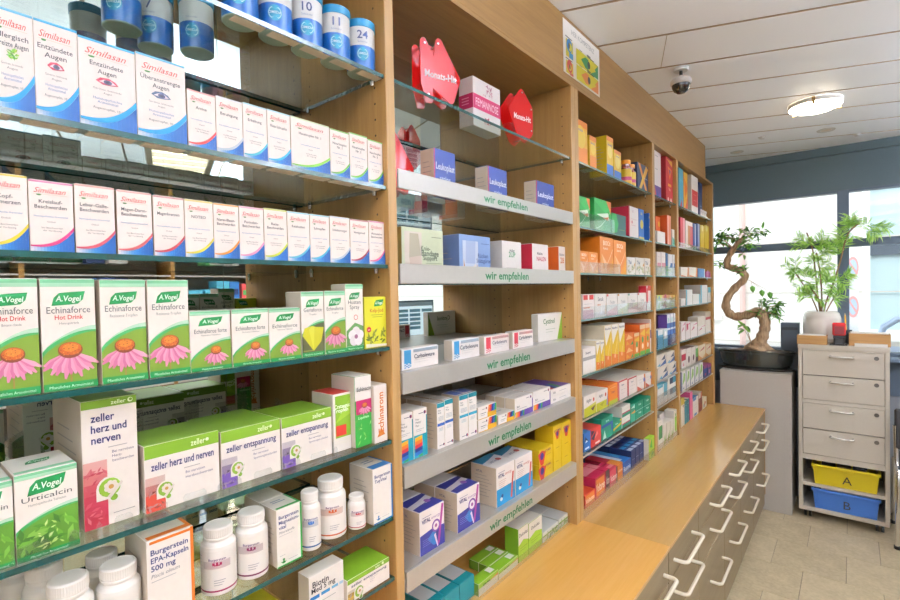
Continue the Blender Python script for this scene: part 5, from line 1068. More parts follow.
def carton(q,deepi=0):
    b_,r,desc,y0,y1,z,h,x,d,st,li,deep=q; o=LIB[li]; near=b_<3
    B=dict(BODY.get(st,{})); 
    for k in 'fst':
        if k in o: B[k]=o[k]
    k=(b_,r,desc)
    if deepi==0: seen[k]=seen.get(k,0)+1
    lab=desc+(', '+ORD[seen[k]-1]+' of %s'%['','','two','three','four','five','six'][total[k]] if total[k]>1 else '')
    if deepi: lab=('%s, %s row behind '%(desc,ORD[deepi]))+(ORD[seen[k]-1] if total[k]>1 else 'it')
    lab+=', '+shelf_phrase(b_,r)
    if r==1: h=min(h,.247)
    w_=y1-y0; xf=x-deepi*(d+.0012)
    me=MB(); c=.0007 if near else .0005
    m=M(B['f'],.42,dyed=True); 
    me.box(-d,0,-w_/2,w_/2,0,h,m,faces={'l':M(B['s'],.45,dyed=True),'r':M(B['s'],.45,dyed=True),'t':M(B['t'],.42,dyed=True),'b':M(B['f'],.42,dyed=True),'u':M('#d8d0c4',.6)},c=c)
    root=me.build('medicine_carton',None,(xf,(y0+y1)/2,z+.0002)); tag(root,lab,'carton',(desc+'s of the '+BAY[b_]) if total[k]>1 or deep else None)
    if near or h>.05:
        # tucked closing flap on the top, a hair proud of the board
        t=MB(); t.box(-d+.002,-.002,-w_/2+.002,w_/2-.002,h+.0001,h+.0007,M(B['t'],.42,dyed=True)); t.build('top_flap',root)
    if deepi and not(o.get('tblk')): return root
    back=Matrix.Translation((-d,0,0))@Matrix.Rotation(PI,4,'Z') if b_==1 or st=='g' and b_==2 and r==4 else None
    F=Face(root,(0,-w_/2,0),(0,1,0),(0,0,1),w_,h,back)
    if not deepi: STY[st](F,o,root)
    # left side (towards the camera)
    n=o.get('sln',0) or (7 if near and st in ('burg','vital','zeller','rain') and h>.08 else 0)
    if n and not deepi:
        S=Face(root,(-d,-w_/2,0),(1,0,0),(0,0,1),d,h)
        if st=='vital': S.text('VITAL',.2,.84,.06,'#3a4080',al='l',maxw=.3,part='side_print')
        for i in range(n): S.lines(.18,.62+.25*((i*37)%5)/5,.74-.6*i/n,'#a89c92' if B['s']!='#24408f' else '#8090c0',.012,'side_print')
    if o.get('tblk') or st in('zeller','rain','burg','vital','vogel') and near and r>3:
        T=Face(root,(0,-w_/2,h+.0007),(0,1,0),(-1,0,0),w_,d)
        for u in o.get('tblk',()): T.rect(*u,'top_print') if False else T.poly([(u[0],u[1]),(u[2],u[1]),(u[2],u[3]),(u[0],u[3])],u[4],'top_print')
        if st=='burg': T.rect(.9,.02,.98,.98,o['c'],'top_print'); T.rect(.04,.02,.9,.14,o['c'],'top_print') if o['c']!='#1f86d0' else T.rect(.04,.02,.9,.3,o['c'],'top_print'); T.lines(.2,.7,.55,'#8090a8',.05,'top_print'); T.lines(.2,.6,.68,'#8090a8',.05,'top_print')
        if st=='vogel': T.rect(.02,.02,.98,.14,'#8fd0a4','top_print'); vlogo(T,.5,.55,.45,.2,'top_print')
        if st=='vital': T.poly([(.02,.02),(.98,.02),(.98,.5),(.02,.3)],o['c'] if o['c']=='#3a3c8c' else '#eceae6','top_print'); T.poly([(.02,.55),(.5,.65),(.98,.8),(.98,.98),(.02,.98)],o['c'] if o['c']=='#3a3c8c' else '#3a93b8','top_print'); T.text('VITAL',.45,.42,.13,'#e8e8f4' if o['c']=='#3a3c8c' else '#2b2f78',maxw=.5,part='top_print'); T.oval(.72,.45,.1,'#a86ab8' if o['c']=='#3a3c8c' else '#d8584a','top_print')
        if st=='rain' and o['k']=='flat': T.rect(.02,.03,.98,.97,'#6a4aa0','top_print'); [T.poly([(.02+.1*i,.03),(.14+.1*i,.03),(.3+.1*i,.4),(.18+.1*i,.4)],RB[i+1],'top_print') for i in range(5)]
        if st=='rain' and o['k']=='stripe': T.rect(.02,.02,.98,.10,'#158796','top_print'); T.rect(.05,.2,.95,.9,'#6a80c8' if o['c']=='#35b5d8' else '#cfcbc2','top_print')
        if st=='rain' and o['k'] in('end','foot'): T.lines(.2,.7,.3,'#a0a0a8',.05,'top_print')
    return root
prev=None
for q in GOODS:
    for k in range(q[11]+1): carton(q,k)
# clear acrylic lips in front of some rows
def lip(u,y0,y1,z,x,h,label,r):
    b=MB(); b.box(-.0012,.0012,0,y1-y0,0,h,ACRYL); o=b.build('acrylic_lip',None,(x,y0,z+.0002)); tag(o,label,'shelf divider')
for y0,y1,z,x,h,l in ((.756,1.608,.7052,-.026,.030,'long clear acrylic lip along the counter, second bay'),(1.675,2.508,.7052,-.0015,.044,'long clear acrylic lip along the counter, third bay'),(2.553,2.940,.7052,-.004,.036,'short clear acrylic lip along the counter, narrow fourth bay'),
    (1.674,2.03,1.776,-.009,.055,'clear acrylic lip before green cartons, third bay'),(1.675,2.09,1.606,-.009,.042,'clear acrylic lip before orange cartons, third bay'),(1.675,2.508,1.434,-.009,.045,'clear acrylic lip before white cartons, third bay'),
    (2.552,2.942,1.606,-.009,.05,'clear acrylic lip on third shelf, narrow fourth bay'),(2.552,2.942,1.434,-.009,.055,'clear acrylic lip on fourth shelf, narrow fourth bay'),(2.552,2.942,1.228,-.009,.06,'clear acrylic lip on fifth shelf, narrow fourth bay'),(2.552,2.942,.931,-.009,.06,'clear acrylic lip on seventh shelf, narrow fourth bay'),(2.981,3.84,1.776,-.009,.028,'clear acrylic lip on second shelf, fifth bay')):
    lip(None,y0,y1,z,x,h,l,0)
# pusher trays of clear acrylic on the fourth glass shelf: front tabs and side walls
for i,(y0,y1) in enumerate(((.060,.182),(.186,.258),(.2585,.3695),(.3705,.4800),(.4805,.5920))):
    t=thing('pusher_tray','clear acrylic pusher tray holding cartons, '+ORD[i]+' from left on fifth shelf, first bay','tray',(0,y0,1.2322))
    W_=y1-y0
    b=MB()
    for (p,q) in ((.12,.20),(.40,.70),(.86,.94)):
        n=W_; b=MB(); b.prism([(p*n,0),(q*n,0),(q*n,.017),(q*n-.003,.021),(p*n+.003,.021),(p*n,.017)],0,-.012,-.0105,ACRYL); b.build('front_tab',t,fix=True)
    b=MB(); b.box(-.0105,-.006,0.002,W_-.002,0,.004,ACRYL); b.build('front_rail',t)
    b=MB(); b.prism([(-.24,0.0),(-.03,0.0),(-.03,.022),(-.05,.030),(-.23,.085),(-.24,.085)],1,W_-.0009,W_-.0002,ACRYL) if i>=0 else None
    b.build('side_wall',t,fix=True)
# ---- round tins on the top shelf
TINW=M('#e9e8e4',.3,.0,.02); TINB=M('#14589c',.3,0,.03); TINL=M('#1c88b6',.3,0,.03); TINBOT=M('#c9d2c4',.4)
def tin(x,y,num,label,h=.104,r=.0295,ang=0):
    t=thing('mineral_salt_tin',label,'tin',(x,y,2.0102),'round tins on the top shelf',ang)
    b=MB(); b.lathe((0,0,0),[(r*.94,0),(r,.002),(r,h*.47),(r,h*.47),(r,h*.84)],TINW,36,pm=[TINBOT,TINB,TINB,TINW]); b.build('tin_body',t)
    b=MB(); b.lathe((0,0,0),[(r*1.0,h*.84),(r*1.05,h*.845),(r*1.05,h*.985),(r*.98,h)],TINL,36); b.build('lid',t)
    # number and oval badge wrapped on the wall facing the room
    def wrap(bm_pts,z0,mat,rr):
        return [(rr*math.cos(a),rr*math.sin(a),z0+dz) for a,dz in bm_pts]
    b=MB()
    for k,rr,col,(ra,rz) in ((0,.0003,'#2fa8c8',(.42,.014)),(1,.0004,'#e4eef0',(.37,.0115)),(2,.0005,'#2fa8c8',(.34,.0098))):
        n=20; rim=[(r+rr)*1 for _ in range(n)]
        pts=[((r+rr)*math.cos(ra*math.cos(2*PI*i/n)),(r+rr)*math.sin(ra*math.cos(2*PI*i/n)),h*.30+rz*math.sin(2*PI*i/n)) for i in range(n)]
        ctr=((r+rr+.0012),0,h*.30); b.add([ctr]+pts,[(0,1+i,1+(i+1)%n) for i in range(n)],ink(col))
    b.build('badge',t)
    TINTXT.append((t,r,h,num))
TINTXT=[]
word('OMIDA',.015,0)
for n in ('24','11','10','9','7'): word(n,.012,0)
for n in ('Schüssler',): word(n,0,0)
for x,y,num,l in ((-.042,.6935,'24','blue and white tin numbered 24 beside the beech divider'),(-.042,.627,'11','second tin from the beech divider, numbered 11'),(-.042,.5605,'10','third tin from the beech divider, numbered 10'),(-.042,.4945,'9','fourth tin from the divider, cut by the frame'),(-.042,.4285,'','fifth tin from the divider, mostly above the frame'),
    (-.21,.305,'','rear tin whose badge shows, above the large eye cartons'),(-.245,.3705,'7','rear tin numbered 7 near the mirror'),(-.205,.428,'','rear tin with blank side turned, right of number 7')):
    tin(x,y,num,l,ang=math.radians(-32 if x>-.1 else -40))
# ---- white supplement bottles
BW=M('#f4f0ea',.3,0,.02,.1); BWC=M('#f6f2ec',.35,0,.02); 
BOT=[]
def bottle(x,y,z,r,h,c,label,group='white screw-cap bottles'):
    t=thing('supplement_bottle',label,'bottle',(x,y,z),group,math.radians(-30))
    n=r*.80; s=h*.70
    b=MB(); b.lathe((0,0,0),[(r*.9,0),(r*.98,.0015),(r,.004),(r,s*.97),(r*.97,s+.003),(r*.86,s+.007),(n*.92,s+.0095),(n*.92,s+.014)],BW,32); b.build('bottle_body',t)
    b=MB(); z0=s+.0118; ch=h-z0; prof=[(n*.99,z0),(n*1.02,z0+.001),(n*1.02,z0+ch*.16),(n*.975,z0+ch*.19),(n*.975,z0+ch*.24),(n*1.02,z0+ch*.27),(n*1.02,z0+ch*.90),(n*.97,h-.0007),(n*.90,h),(n*.86,h-.0006),(0,h-.0008)]
    b.lathe((0,0,0),prof,BWC,40); 
    cap=b.build('screw_cap',t)
    b=MB()
    for k in range(48):
        a=2*PI*k/48; q=.0004; rr=n*1.021; ca_,sa_=math.cos(a),math.sin(a)
        b.add([(rr*math.cos(a-.03),rr*math.sin(a-.03),z0+ch*.32),(rr*math.cos(a+.03),rr*math.sin(a+.03),z0+ch*.32),(rr*math.cos(a+.03),rr*math.sin(a+.03),z0+ch*.86),(rr*math.cos(a-.03),rr*math.sin(a-.03),z0+ch*.86),((rr+q)*ca_,(rr+q)*sa_,z0+ch*.32),((rr+q)*ca_,(rr+q)*sa_,z0+ch*.86)],[(0,4,5,3),(4,1,2,5)],BWC)
    b.build('grip_ribs',cap,kind='stuff')
    if c:
        b=MB(); R=r+.0003
        def band(a0,a1,z0,z1,col,R=R,n=14): b.add([(R*math.cos(a0+(a1-a0)*i/n),R*math.sin(a0+(a1-a0)*i/n),zz) for i in range(n+1) for zz in (z0,z1)],[(2*i,2*i+2,2*i+3,2*i+1) for i in range(n)],ink(col),True)
        band(-1.5,1.5,s*.10,s*.135,c); band(-.85,.75,s*.60,s*.76,c+'@.28')
        band(-.16,.16,s*.665,s*.69,c,R+.0002); band(-.26,-.13,s*.675,s*.735,c,R+.0002); band(.13,.26,s*.675,s*.735,c,R+.0002); band(-.06,.06,s*.69,s*.745,c,R+.0002)
        for i in range(9): band(-1.5,-.98-.1*((i*3)%4)/4,s*(.86-.07*i),s*(.872-.07*i),'#b0a8b0')
        for i in range(3): band(-.2,.45-.1*i,s*(.34-.05*i),s*(.352-.05*i),'#a8a4ac')
        b.build('printed_label',t)
        BOT.append((t,r,s))
    return t
word('Burgerstein',.012,0)
for a in ((-.051,.3705,1.0662,.0271,.107,'#b02a5c','white bottle with magenta stripe, right of the orange-edged carton'),(-.049,.427,1.0662,.0268,.109,'#8a2f58','white bottle with plum stripe, left of the green-edged carton'),(-.041,.5405,1.0662,.0195,.109,'#2f72b8','slim white bottle with blue stripe, sixth shelf'),(-.053,.5975,1.0662,.0300,.114,'#e8743a','large white bottle with orange stripe, sixth shelf'),(-.034,.6475,1.0662,.0185,.067,'#d83a44','small white bottle with red mark, sixth shelf'),
    (-.049,.170,1.0662,.0275,.112,'','white bottle at the frame foot, front left'),(-.049,.2275,1.0662,.0272,.106,'#4a6ab0','white bottle beside the orange-edged carton, front row'),(-.118,.158,1.0662,.0250,.113,'','white bottle in the second row, front left'),(-.118,.226,1.0662,.0240,.100,'','shorter white bottle in the second row'),(-.185,.142,1.0662,.0250,.106,'','white bottle in the rearmost row, far left')):
    bottle(*a)
tag(part('yellow_booklet',None,M('#d6c62a',.5),(-.19,-.06,.42,.52,.9353,.9393)),'yellow booklet lying on the bottom shelf','booklet')
# ---- vitamin bottles in the third bay's top row
for i,(y,hh) in enumerate(((2.262,.118),(2.318,.108))):
    t=thing('vitamin_bottle','yellow labelled brown bottle with orange cap, '+ORD[i]+' of two, third bay','bottle',(-.042,y,2.0123),'brown bottles with orange caps')
    r=.026
    b=MB(); b.lathe((0,0,0),[(r*.9,0),(r,.003),(r,hh*.68),(r*.7,hh*.76),(r*.7,hh*.86)],M('#7a2f12',.2,0,.02,.4),24); b.build('bottle_body',t)
    b=MB(); b.lathe((0,0,0),[(r+.0004,.006),(r+.0004,hh*.2),(r+.0004,hh*.34),(r+.0004,hh*.64)],ink('#f0c018'),24,pm=[ink('#e0b010'),ink('#c03060'),ink('#f2c820')],caps=False); b.build('printed_label',t)
    b=MB(); b.lathe((0,0,0),[(r*.82,hh*.84),(r*.84,hh*.85),(r*.84,hh*.99),(r*.78,hh)],M('#f0961c',.35),24); b.build('screw_cap',t)
# chess-shaped small stands at the brochure shelf
for i,y in enumerate((3.60,3.66,3.72)):
    b=MB(); b.lathe((0,0,0),[(.016,0),(.017,.004),(.009,.01),(.008,.028),(.012,.034),(.009,.046),(0,.05)],M('#e4ded6',.4),16); tag(b.build('display_stand',None,(-.02,y,2.0123)),'small white turned stand, '+ORD[i]+' of three on top shelf, fifth bay','stand','turned stands on the brochure shelf')
# ---- red acrylic holders and the magenta banded carton on the high glass shelf
def holder(x,y,rot,label,flip=1,z=2.0115,txt=True):
    t=thing('display_holder',label,'display holder',(x,y,z),None,rot)
    PENT=[(.062,.003),(.075,0),(.112,.030),(.116,.038),(.116,.118),(.110,.126),(.070,.164),(.060,.167),(.052,.162),(.002,.100),(0,.090),(.045,.015)]
    H=.165; W_=.115
    # plate outline in (u,v): notched top, pointed front
    out=[(.012,.0),(.030,.002),(.034,.010),(.034,.040),(.085,.010),(.095,.014),(W_,.070),(W_,.080),(.060,.165),(.050,.167),(.044,.160),(.038,.120),(.014,.158),(.006,.158),(.0,.15),(0,.045),(.004,.035)]
    if flip<0: out=PENT
    for k,yy in enumerate((0,.042)):
        b=MB(); b.prism([(u-.055,v) for u,v in out],0,yy,yy+.0025,RED_ACRYL,M('#f0342c',.2,0,.0,.3)); b.build('side_plate',t,fix=True)
    b=MB()
    for (u,v) in (((.012,.145),(.05,.152),(.02,.022),(.10,.072)) if flip>0 else ((.062,.155),(.106,.112),(.106,.044),(.07,.012))):
        u=u-.055
        b=MB(); b.tube([(-.002,u,v),(.047,u,v)],.0028,STEEL,10); b.build('spacer_rod',t)
    b=MB(); b.box(.003,.042,-.05,.02,.05,.052,ACRYL); b.build('tray',t)
    if txt:
        F=Face(t,(.0446,-.055,.03),(0,1,0),(0,0,1),W_,.08); F.text('Monats-Hit',.5 if flip>0 else .56,.55 if flip>0 else .60,.22,'#f4eeee',maxw=.86,bold=.03,fill=.8 if flip>0 else .72)
holder(-.075,.955,math.radians(-18),'red acrylic display holder, left on the high glass shelf')
holder(-.085,1.345,math.radians(-8),'red acrylic display holder, right of the magenta banded carton',-1)
holder(-.15,.855,math.radians(-12),'crimson acrylic holder behind the divider, second shelf of second bay',1,1.7793,False)
cb=MB(); fw,fh,fd=.137,.137,.05
cb.box(-fd,0,-fw/2,fw/2,0,fh,M('#ece6e2',.4),c=.0008)
fem=tag(cb.build('medicine_carton',None,(-.055,1.1775,2.0115)),'white carton with magenta band between the red holders','carton')
F=Face(fem,(0,-fw/2,0),(0,1,0),(0,0,1),fw,fh); F.rect(.003,.36,.997,.66,'#c4265e'); F.text('FEMANNOSE',.5,.51,.17,'#f0e4e6',maxw=.86,fill=.82)
leafy(F,.36,.70,.68,.94,['#c88a9a','#b07a8a','#e0b0ba'],18,'flower_picture',2,.05); leafy(F,.3,.12,.62,.24,['#b02a44','#d05a6a'],10,'flower_picture',3,.05)
S=Face(fem,(-fd,-fw/2,0),(1,0,0),(0,0,1),fd,fh); S.rect(.003,.36,.997,.66,'#c4265e','side_print'); [S.lines(.2,.7,.58-.06*i,'#e8a0b4',.02,'side_print') for i in range(3)]
# ------------------------------------------------------------------ the corner by the window
PEDM=M('#b3ada4',.5,0,.05,name='pedestal_laminate')
ped=thing('pedestal','tall grey laminate pedestal carrying the bonsai','pedestal',(.235,3.93,0))
b=MB(); b.box(-.211,.211,.0,.022,.004,.928,PEDM,c=.001); b.build('front_panel',ped)
b=MB(); b.box(-.211,.211,.0225,.32,.004,.928,PEDM,c=.001); b.build('box_body',ped); part('top_board',ped,PEDM,(-.213,.213,-.001,.322,.9283,.945))
# bonsai
bz=.9452; bon=thing('bonsai_tree','winding bonsai with small green leaves in a dark oval pot','plant',(.222,4.085,bz))
DG=M('#1d2422',.12,0,.1,.6,name='dark_glaze')
b=MB(); b.lathe((0,0,0),[(.0,.0),(.225,.002),(.238,.010),(.240,.018),(.226,.016),(.0,.012)],M('#2b2723',.25,0,.05,.3),48,sy=.42,caps=False); b.build('saucer',bon)
b=MB(); b.lathe((0,0,.017),[(.188,.0),(.206,.012),(.222,.055),(.229,.100),(.240,.108),(.242,.120),(.236,.124),(.224,.120),(.216,.098)],DG,56,sy=.42,caps=False)
for sx in (-.14,.14):
    b.box(sx-.03,sx+.03,-.05,.05,.0126,.018,DG)
b.build('pot',bon)
SOIL=M('#4f3c2a',.95,0,.4)
b=MB(); n=40; rr=random.Random(2); prof=[(.222,.112),(.17,.122),(.11,.132),(.05,.142),(0,.146)]
b.lathe((0,0,.012),prof,SOIL,n,sy=.42,caps=False); b.build('soil',bon)
BARK=wood('bonsai_bark','#4e3d2c','#b59672',2,.8,1.6,0,1.0)
def smooth(pts,k=5):
    out=[]
    for i in range(len(pts)-1):
        p0=pts[max(i-1,0)];p1=pts[i];p2=pts[i+1];p3=pts[min(i+2,len(pts)-1)]
        for j in range(k):
            t=j/k; out.append(tuple(.5*((2*p1[a])+(-p0[a]+p2[a])*t+(2*p0[a]-5*p1[a]+4*p2[a]-p3[a])*t*t+(-p0[a]+3*p1[a]-3*p2[a]+p3[a])*t**3) for a in range(len(p1))))
    out.append(pts[-1]); return out
def A(x,z,dy=0): return (x-.222,dy,z-bz)
trunk=[(*A(.237,1.088,.0),.070),(*A(.250,1.135,.0),.046),(*A(.272,1.20,-.004),.036),(*A(.283,1.262,-.005),.035),(*A(.272,1.322,.0),.035),(*A(.235,1.353,.006),.034),(*A(.165,1.330,.012),.030),(*A(.088,1.322,.01),.029),(*A(.042,1.375,.0),.028),(*A(.050,1.455,-.01),.026),(*A(.105,1.535,-.012),.025),(*A(.158,1.590,-.004),.024),(*A(.150,1.640,.006),.024),(*A(.090,1.672,.01),.025),(*A(.050,1.695,.006),.024),(*A(.058,1.755,.0),.022),(*A(.098,1.825,.0),.018),(*A(.135,1.885,.0),.008)]
tp=smooth(trunk,6); rj=random.Random(8)
b=MB(); b.tube([p[:3] for p in tp],[p[3]*(1+.10*math.sin(i*1.3)+rj.uniform(-.06,.06)) for i,p in enumerate(tp)],BARK,14)
for k in range(9):
    a=2*PI*k/9+.3; L=rj.uniform(.08,.15); b.tube([A(.240+.03*math.cos(a),1.12,.02*math.sin(a)),A(.238+.07*math.cos(a),1.092,.03*math.sin(a)),A(.236+L*math.cos(a),1.068,.35*L*math.sin(a))],[.03,.02,.008],BARK,8)
b.build('trunk',bon)
def leafmat(h):
    m,nt,b=new_mat('leaf_'+h.lstrip('#')); N=nt.nodes.new; c=lin(h)+[1]
    b.inputs['Base Color'].default_value=c; b.inputs['Roughness'].default_value=.4
    t=N('ShaderNodeBsdfTranslucent'); t.inputs[0].default_value=c; x=N('ShaderNodeMixShader'); x.inputs[0].default_value=.4
    nt.links.new(b.outputs[0],x.inputs[1]); nt.links.new(t.outputs[0],x.inputs[2]); nt.links.new(x.outputs[0],nt.nodes['Material Output'].inputs[0]); return m
LG=[leafmat('#55883a'),leafmat('#6fa64c'),leafmat('#41702f'),leafmat('#96c25a')]
def leaf(b,p,d,up,L,W_,m,fold=.25):
    d=Vector(d).normalized(); s=d.cross(Vector(up)); s=s.normalized() if s.length>1e-4 else Vector((1,0,0)); n=s.cross(d)
    P=Vector(p); pts=[P,P+d*L*.3+s*W_*.5+n*W_*fold,P+d*L*.65+s*W_*.42+n*W_*fold*.6,P+d*L-n*L*.08,P+d*L*.65-s*W_*.42+n*W_*fold*.6,P+d*L*.3-s*W_*.5+n*W_*fold,P+d*L*.5]
    b.add(pts,[(0,1,6),(1,2,6),(2,3,6),(3,4,6),(4,5,6),(5,0,6)],m)
tw=MB(); lf=MB(); rl=random.Random(5)
def spray(c,ext,n,root,sz=.034):
    for k in range(int(n*1.3)):
        q=Vector((c[0]+rl.uniform(-1,1)*ext[0],rl.uniform(-1,1)*ext[2],c[1]+rl.uniform(-1,1)*ext[1])); base=Vector(root)
        if k%4==0:
            mid=(base+q)/2+Vector((0,0,.01)); tw.tube([base,mid,q],[.0035,.0025,.0012],BARK,5)
        for j in range(2):
            d=Vector((rl.uniform(-1,1),rl.uniform(-.8,.8),rl.uniform(-.7,.5))); leaf(lf,q,d,(rl.uniform(-.5,.5),rl.uniform(-.5,.5),1),1.6*sz*rl.uniform(.75,1.25),sz*.6,LG[rl.randrange(4)])
spray((A(.10,0)[0],A(0,1.905)[2]),(.10,.045,.06),26,A(.12,1.85)); spray((A(-.005,0)[0],A(0,1.875)[2]),(.05,.04,.05),14,A(.09,1.82)); spray((A(.245,0)[0],A(0,1.925)[2]),(.055,.022,.05),9,A(.13,1.88)); spray((A(.19,0)[0],A(0,1.85)[2]),(.05,.04,.05),12,A(.12,1.85)); spray((A(.0,0)[0],A(0,1.71)[2]),(.03,.025,.03),6,A(.045,1.70)); spray((A(.135,0)[0],A(0,1.665)[2]),(.035,.035,.03),8,A(.145,1.62)); spray((A(.15,0)[0],A(0,1.76)[2]),(.012,.02,.02),2,A(.09,1.80))
spray((A(.28,0)[0],A(0,1.385)[2]),(.075,.055,.05),26,A(.255,1.345)); spray((A(.35,0)[0],A(0,1.345)[2]),(.04,.035,.03),8,A(.26,1.345)); spray((A(.31,0)[0],A(0,1.42)[2]),(.05,.03,.03),8,A(.26,1.35))
spray((A(.15,0)[0],A(0,1.235)[2]),(.012,.04,.01),4,A(.20,1.12),.04)
for x,z in ((.205,1.545),(.262,1.515),(.31,1.50)): leaf(lf,A(x,z),(.1,.2,-1),(0,1,0),.055,.034,LG[1]); tw.tube([A(.155,1.60),A(.2,1.575),A(x,z)],[.002,.0015,.001],BARK,4)
tw.build('twigs',bon,kind='stuff'); lf.build('foliage',bon,kind='stuff')
# filing cabinet on castors
FM=M('#cac2b4',.42,0,.03,name='filing_cabinet_paint'); FI=M('#6f6a62',.6)
fc=thing('filing_cabinet','beige wheeled filing cabinet with four drawers and two bins','cabinet',(.708,3.95,0))
W2=.226
fz=lambda z:.058+(z-.075)*1.033
b=MB()
b.box(-W2,-W2+.022,0,.33,fz(.075),fz(1.108),FM,c=.002); b.box(W2-.022,W2,0,.33,fz(.075),fz(1.108),FM,c=.002); b.box(-W2-.002,W2+.002,-.003,.333,fz(1.108),fz(1.134),FM,c=.003)
b.box(-W2+.022,W2-.022,.31,.33,fz(.075),fz(1.108),FI); b.box(-W2+.022,W2-.022,.0,.31,fz(.075),fz(.10),FM,c=.001)
for z0,z1 in ((.235,.255),(.405,.438),(.765,.787),(1.100,1.108)): b.box(-W2+.022,W2-.022,.0005,.31,fz(z0),fz(z1),FM)
b.build('carcass',fc)
for z0,z1 in ((.943,1.099),(.788,.940),(.604,.764),(.439,.601)):
    z0,z1=fz(z0),fz(z1)
    b=MB(); b.box(-W2+.0245,W2-.0245,-.002,.016,z0+.0015,z1-.001,FM,c=.0015); d=b.build('drawer',fc)
    h=MB(); zz=z0+(z1-z0)*.80; h.tube([(-.058,-.002,zz),(-.058,-.020,zz-.002),(-.053,-.026,zz-.003),(.049,-.026,zz-.003),(.054,-.020,zz-.002),(.054,-.002,zz)],.0062,M('#e2dfd8',.25,.35,0),10); h.build('handle',d)
    h=MB(); h.tube([(.165,-.002,zz),(.165,-.008,zz)],.012,M('#6d6a66',.3,.8),14); h.build('lock',d)
for sx in (-1,1):
    for yy in (.05,.28):
        c=MB(); c.box(-.016,.016,-.02,.02,.042,.0575,BLACKP,c=.002); co=c.build('castor',fc,(sx*(W2-.045),yy,0))
        for k in (-.013,.013):
            c=MB(); c.tube([(k-.007,.008,.0275),(k+.007,.008,.0275)],.027,BLACKP,18); c.build('wheel',co)
def bin_(h,z,letter,label,col,dark,x0=-.152,x1=.178,dep=.25,yy=.004):
    t=thing('storage_bin',label,'bin',(.708,3.95+yy,z)); m=M(col,.35,0,.03)
    b=MB(); tk=.004
    def ring(e,zz): return [(x0-e*.0+.012-e,-e*.5+.004,zz),(x1-.012+e,-e*.5+.004,zz),(x1-.012+e,dep+e*.3,zz),(x0+.012-e,dep+e*.3,zz)]
    R=[ring(0,0),ring(.012,h),ring(.012-tk,h),ring(-tk,tk)]
    v=sum(R,[]); fs=[(3,2,1,0)]+[(a*4+i,a*4+(i+1)%4,(a+1)*4+(i+1)%4,(a+1)*4+i) for a in range(3) for i in range(4)]+[(12,13,14,15)]
    b.add(v,fs,m); b.build('tub',t)
    b=MB(); b.box(x0-.006,x1+.006,-.014,-.0025,h-.016,h,m,c=.002); b.box(x0-.006,x0+.002,-.0025,dep,h-.006,h,m);b.box(x1-.002,x1+.006,-.0025,dep,h-.006,h,m); b.build('rim',t)
    for s in (-.05,):
        b=MB(); b.box(-.055,.055,-.0175,-.0142,h-.022,h-.001,m,c=.0015); b.build('grip',t)
    F=Face(t,(x0,.0032,0),(1,0,0),(0,-.06,1),x1-x0,h*.8)
    F.text(letter,.53,.50,.52,'#222222',maxw=.2,bold=.0,part='letter'); return t
bin_(.128,fz(.2553)+.0006,'A','yellow storage bin lettered A','#cdb70f',1); bin_(.131,fz(.10)+.0006,'B','blue storage bin lettered B','#3f74c4',1)
b=MB()
for i in range(9): b.box(-.11+i*.0006,.165,.02+.0008*i,.235,.1*1e-3+i*.0022,i*.0022+.0018,M('#e6e2de',.6))
tag(b.build('paper_stack',None,(.708,3.96,.0899+.1105)),'white papers lying in the blue bin','papers')
tag(part('block_under_papers',None,M('#4a4a4c',.6),(-.12+.708,.15+.708,3.985,4.17,.0899,.2000)),'dark folder block beneath papers in the blue bin','folder')
for i in range(3): tag(part('folder',None,M(('#3a3428','#5a4a2a','#2a2a2a')[i],.6),(.60+i*.08,.67+i*.08,3.985,4.16,fz(.2553)+.0048,.365+.006*i)),'dark folder in the yellow bin, %s from left'%ORD[i],'folder','dark folders in the yellow bin')
# things on the cabinet
ZF=1.1524
TRAYW=wood('tray_wood','#8f6332','#b58a52',0,.5,.8)
def tray(x0,x1,y0,y1,h,label):
    t=thing('letter_tray',label,'tray',((x0+x1)/2,y0,ZF)); a=(x1-x0)/2; d=y1-y0; k=.007
    part('tray_base',t,TRAYW,(-a,a,0,d,0,.006)); 
    part('front_board',t,TRAYW,(-a,a,0,k,.0062,h)); part('rear_board',t,TRAYW,(-a,a,d-k,d,.0062,h)); part('side_board',t,TRAYW,(-a,-a+k,k+.0002,d-k-.0002,.0062,h)); part('side_board',t,TRAYW,(a-k,a,k+.0002,d-k-.0002,.0062,h))
    return t
tray(.475,.635,3.962,4.055,.058,'small open wooden tray of paper, left on the filing cabinet')
tag(part('paper_slips',None,M('#eceae6',.6),(.484,.626,3.9705,4.0465,ZF+.0064,ZF+.062)),'white paper slips in the small wooden tray','papers')
tray(.742,.940,3.985,4.09,.078,'wider brown wooden tray of cards, right on the filing cabinet')
tag(part('index_cards',None,M('#eceae6',.6),(.751,.931,3.9935,4.0815,ZF+.0064,ZF+.084)),'white index cards in the wider wooden tray','papers')
tag(part('paper_stack',None,M('#f0eeea',.6),(.770,.925,3.953,3.983,ZF+.0002,ZF+.0177)),'thin stack of white paper before the wider wooden tray','papers')
tag(part('dark_desk_pad',None,M('#3a3632',.7),(.645,.735,3.958,4.05,ZF+.0001,ZF+.0043)),'dark pad under the red stamp','pad')
st=thing('date_stamp','red and black self-inking stamp on the filing cabinet','stamp',(.694,3.985,ZF+.0045))
b=MB()
for sx in (-.028,.018): b.box(sx,sx+.010,-.012,.022,0,.045,BLACKP,c=.001)
b.box(-.030,.030,-.014,.024,.040,.058,BLACKP,c=.002); b.box(-.018,.018,-.006,.016,.002,.038,M('#2a2a2c',.4)); b.build('stamp_frame',st)
b=MB(); b.box(-.034,.034,-.016,.026,.0585,.140,M('#c3262c',.25,0,.03,.3),c=.006); b.build('red_grip',st)
b=MB(); b.box(-.022,.026,-.0185,-.0162,.066,.118,M('#7a1a22',.4)); b.build('grip_window',st)
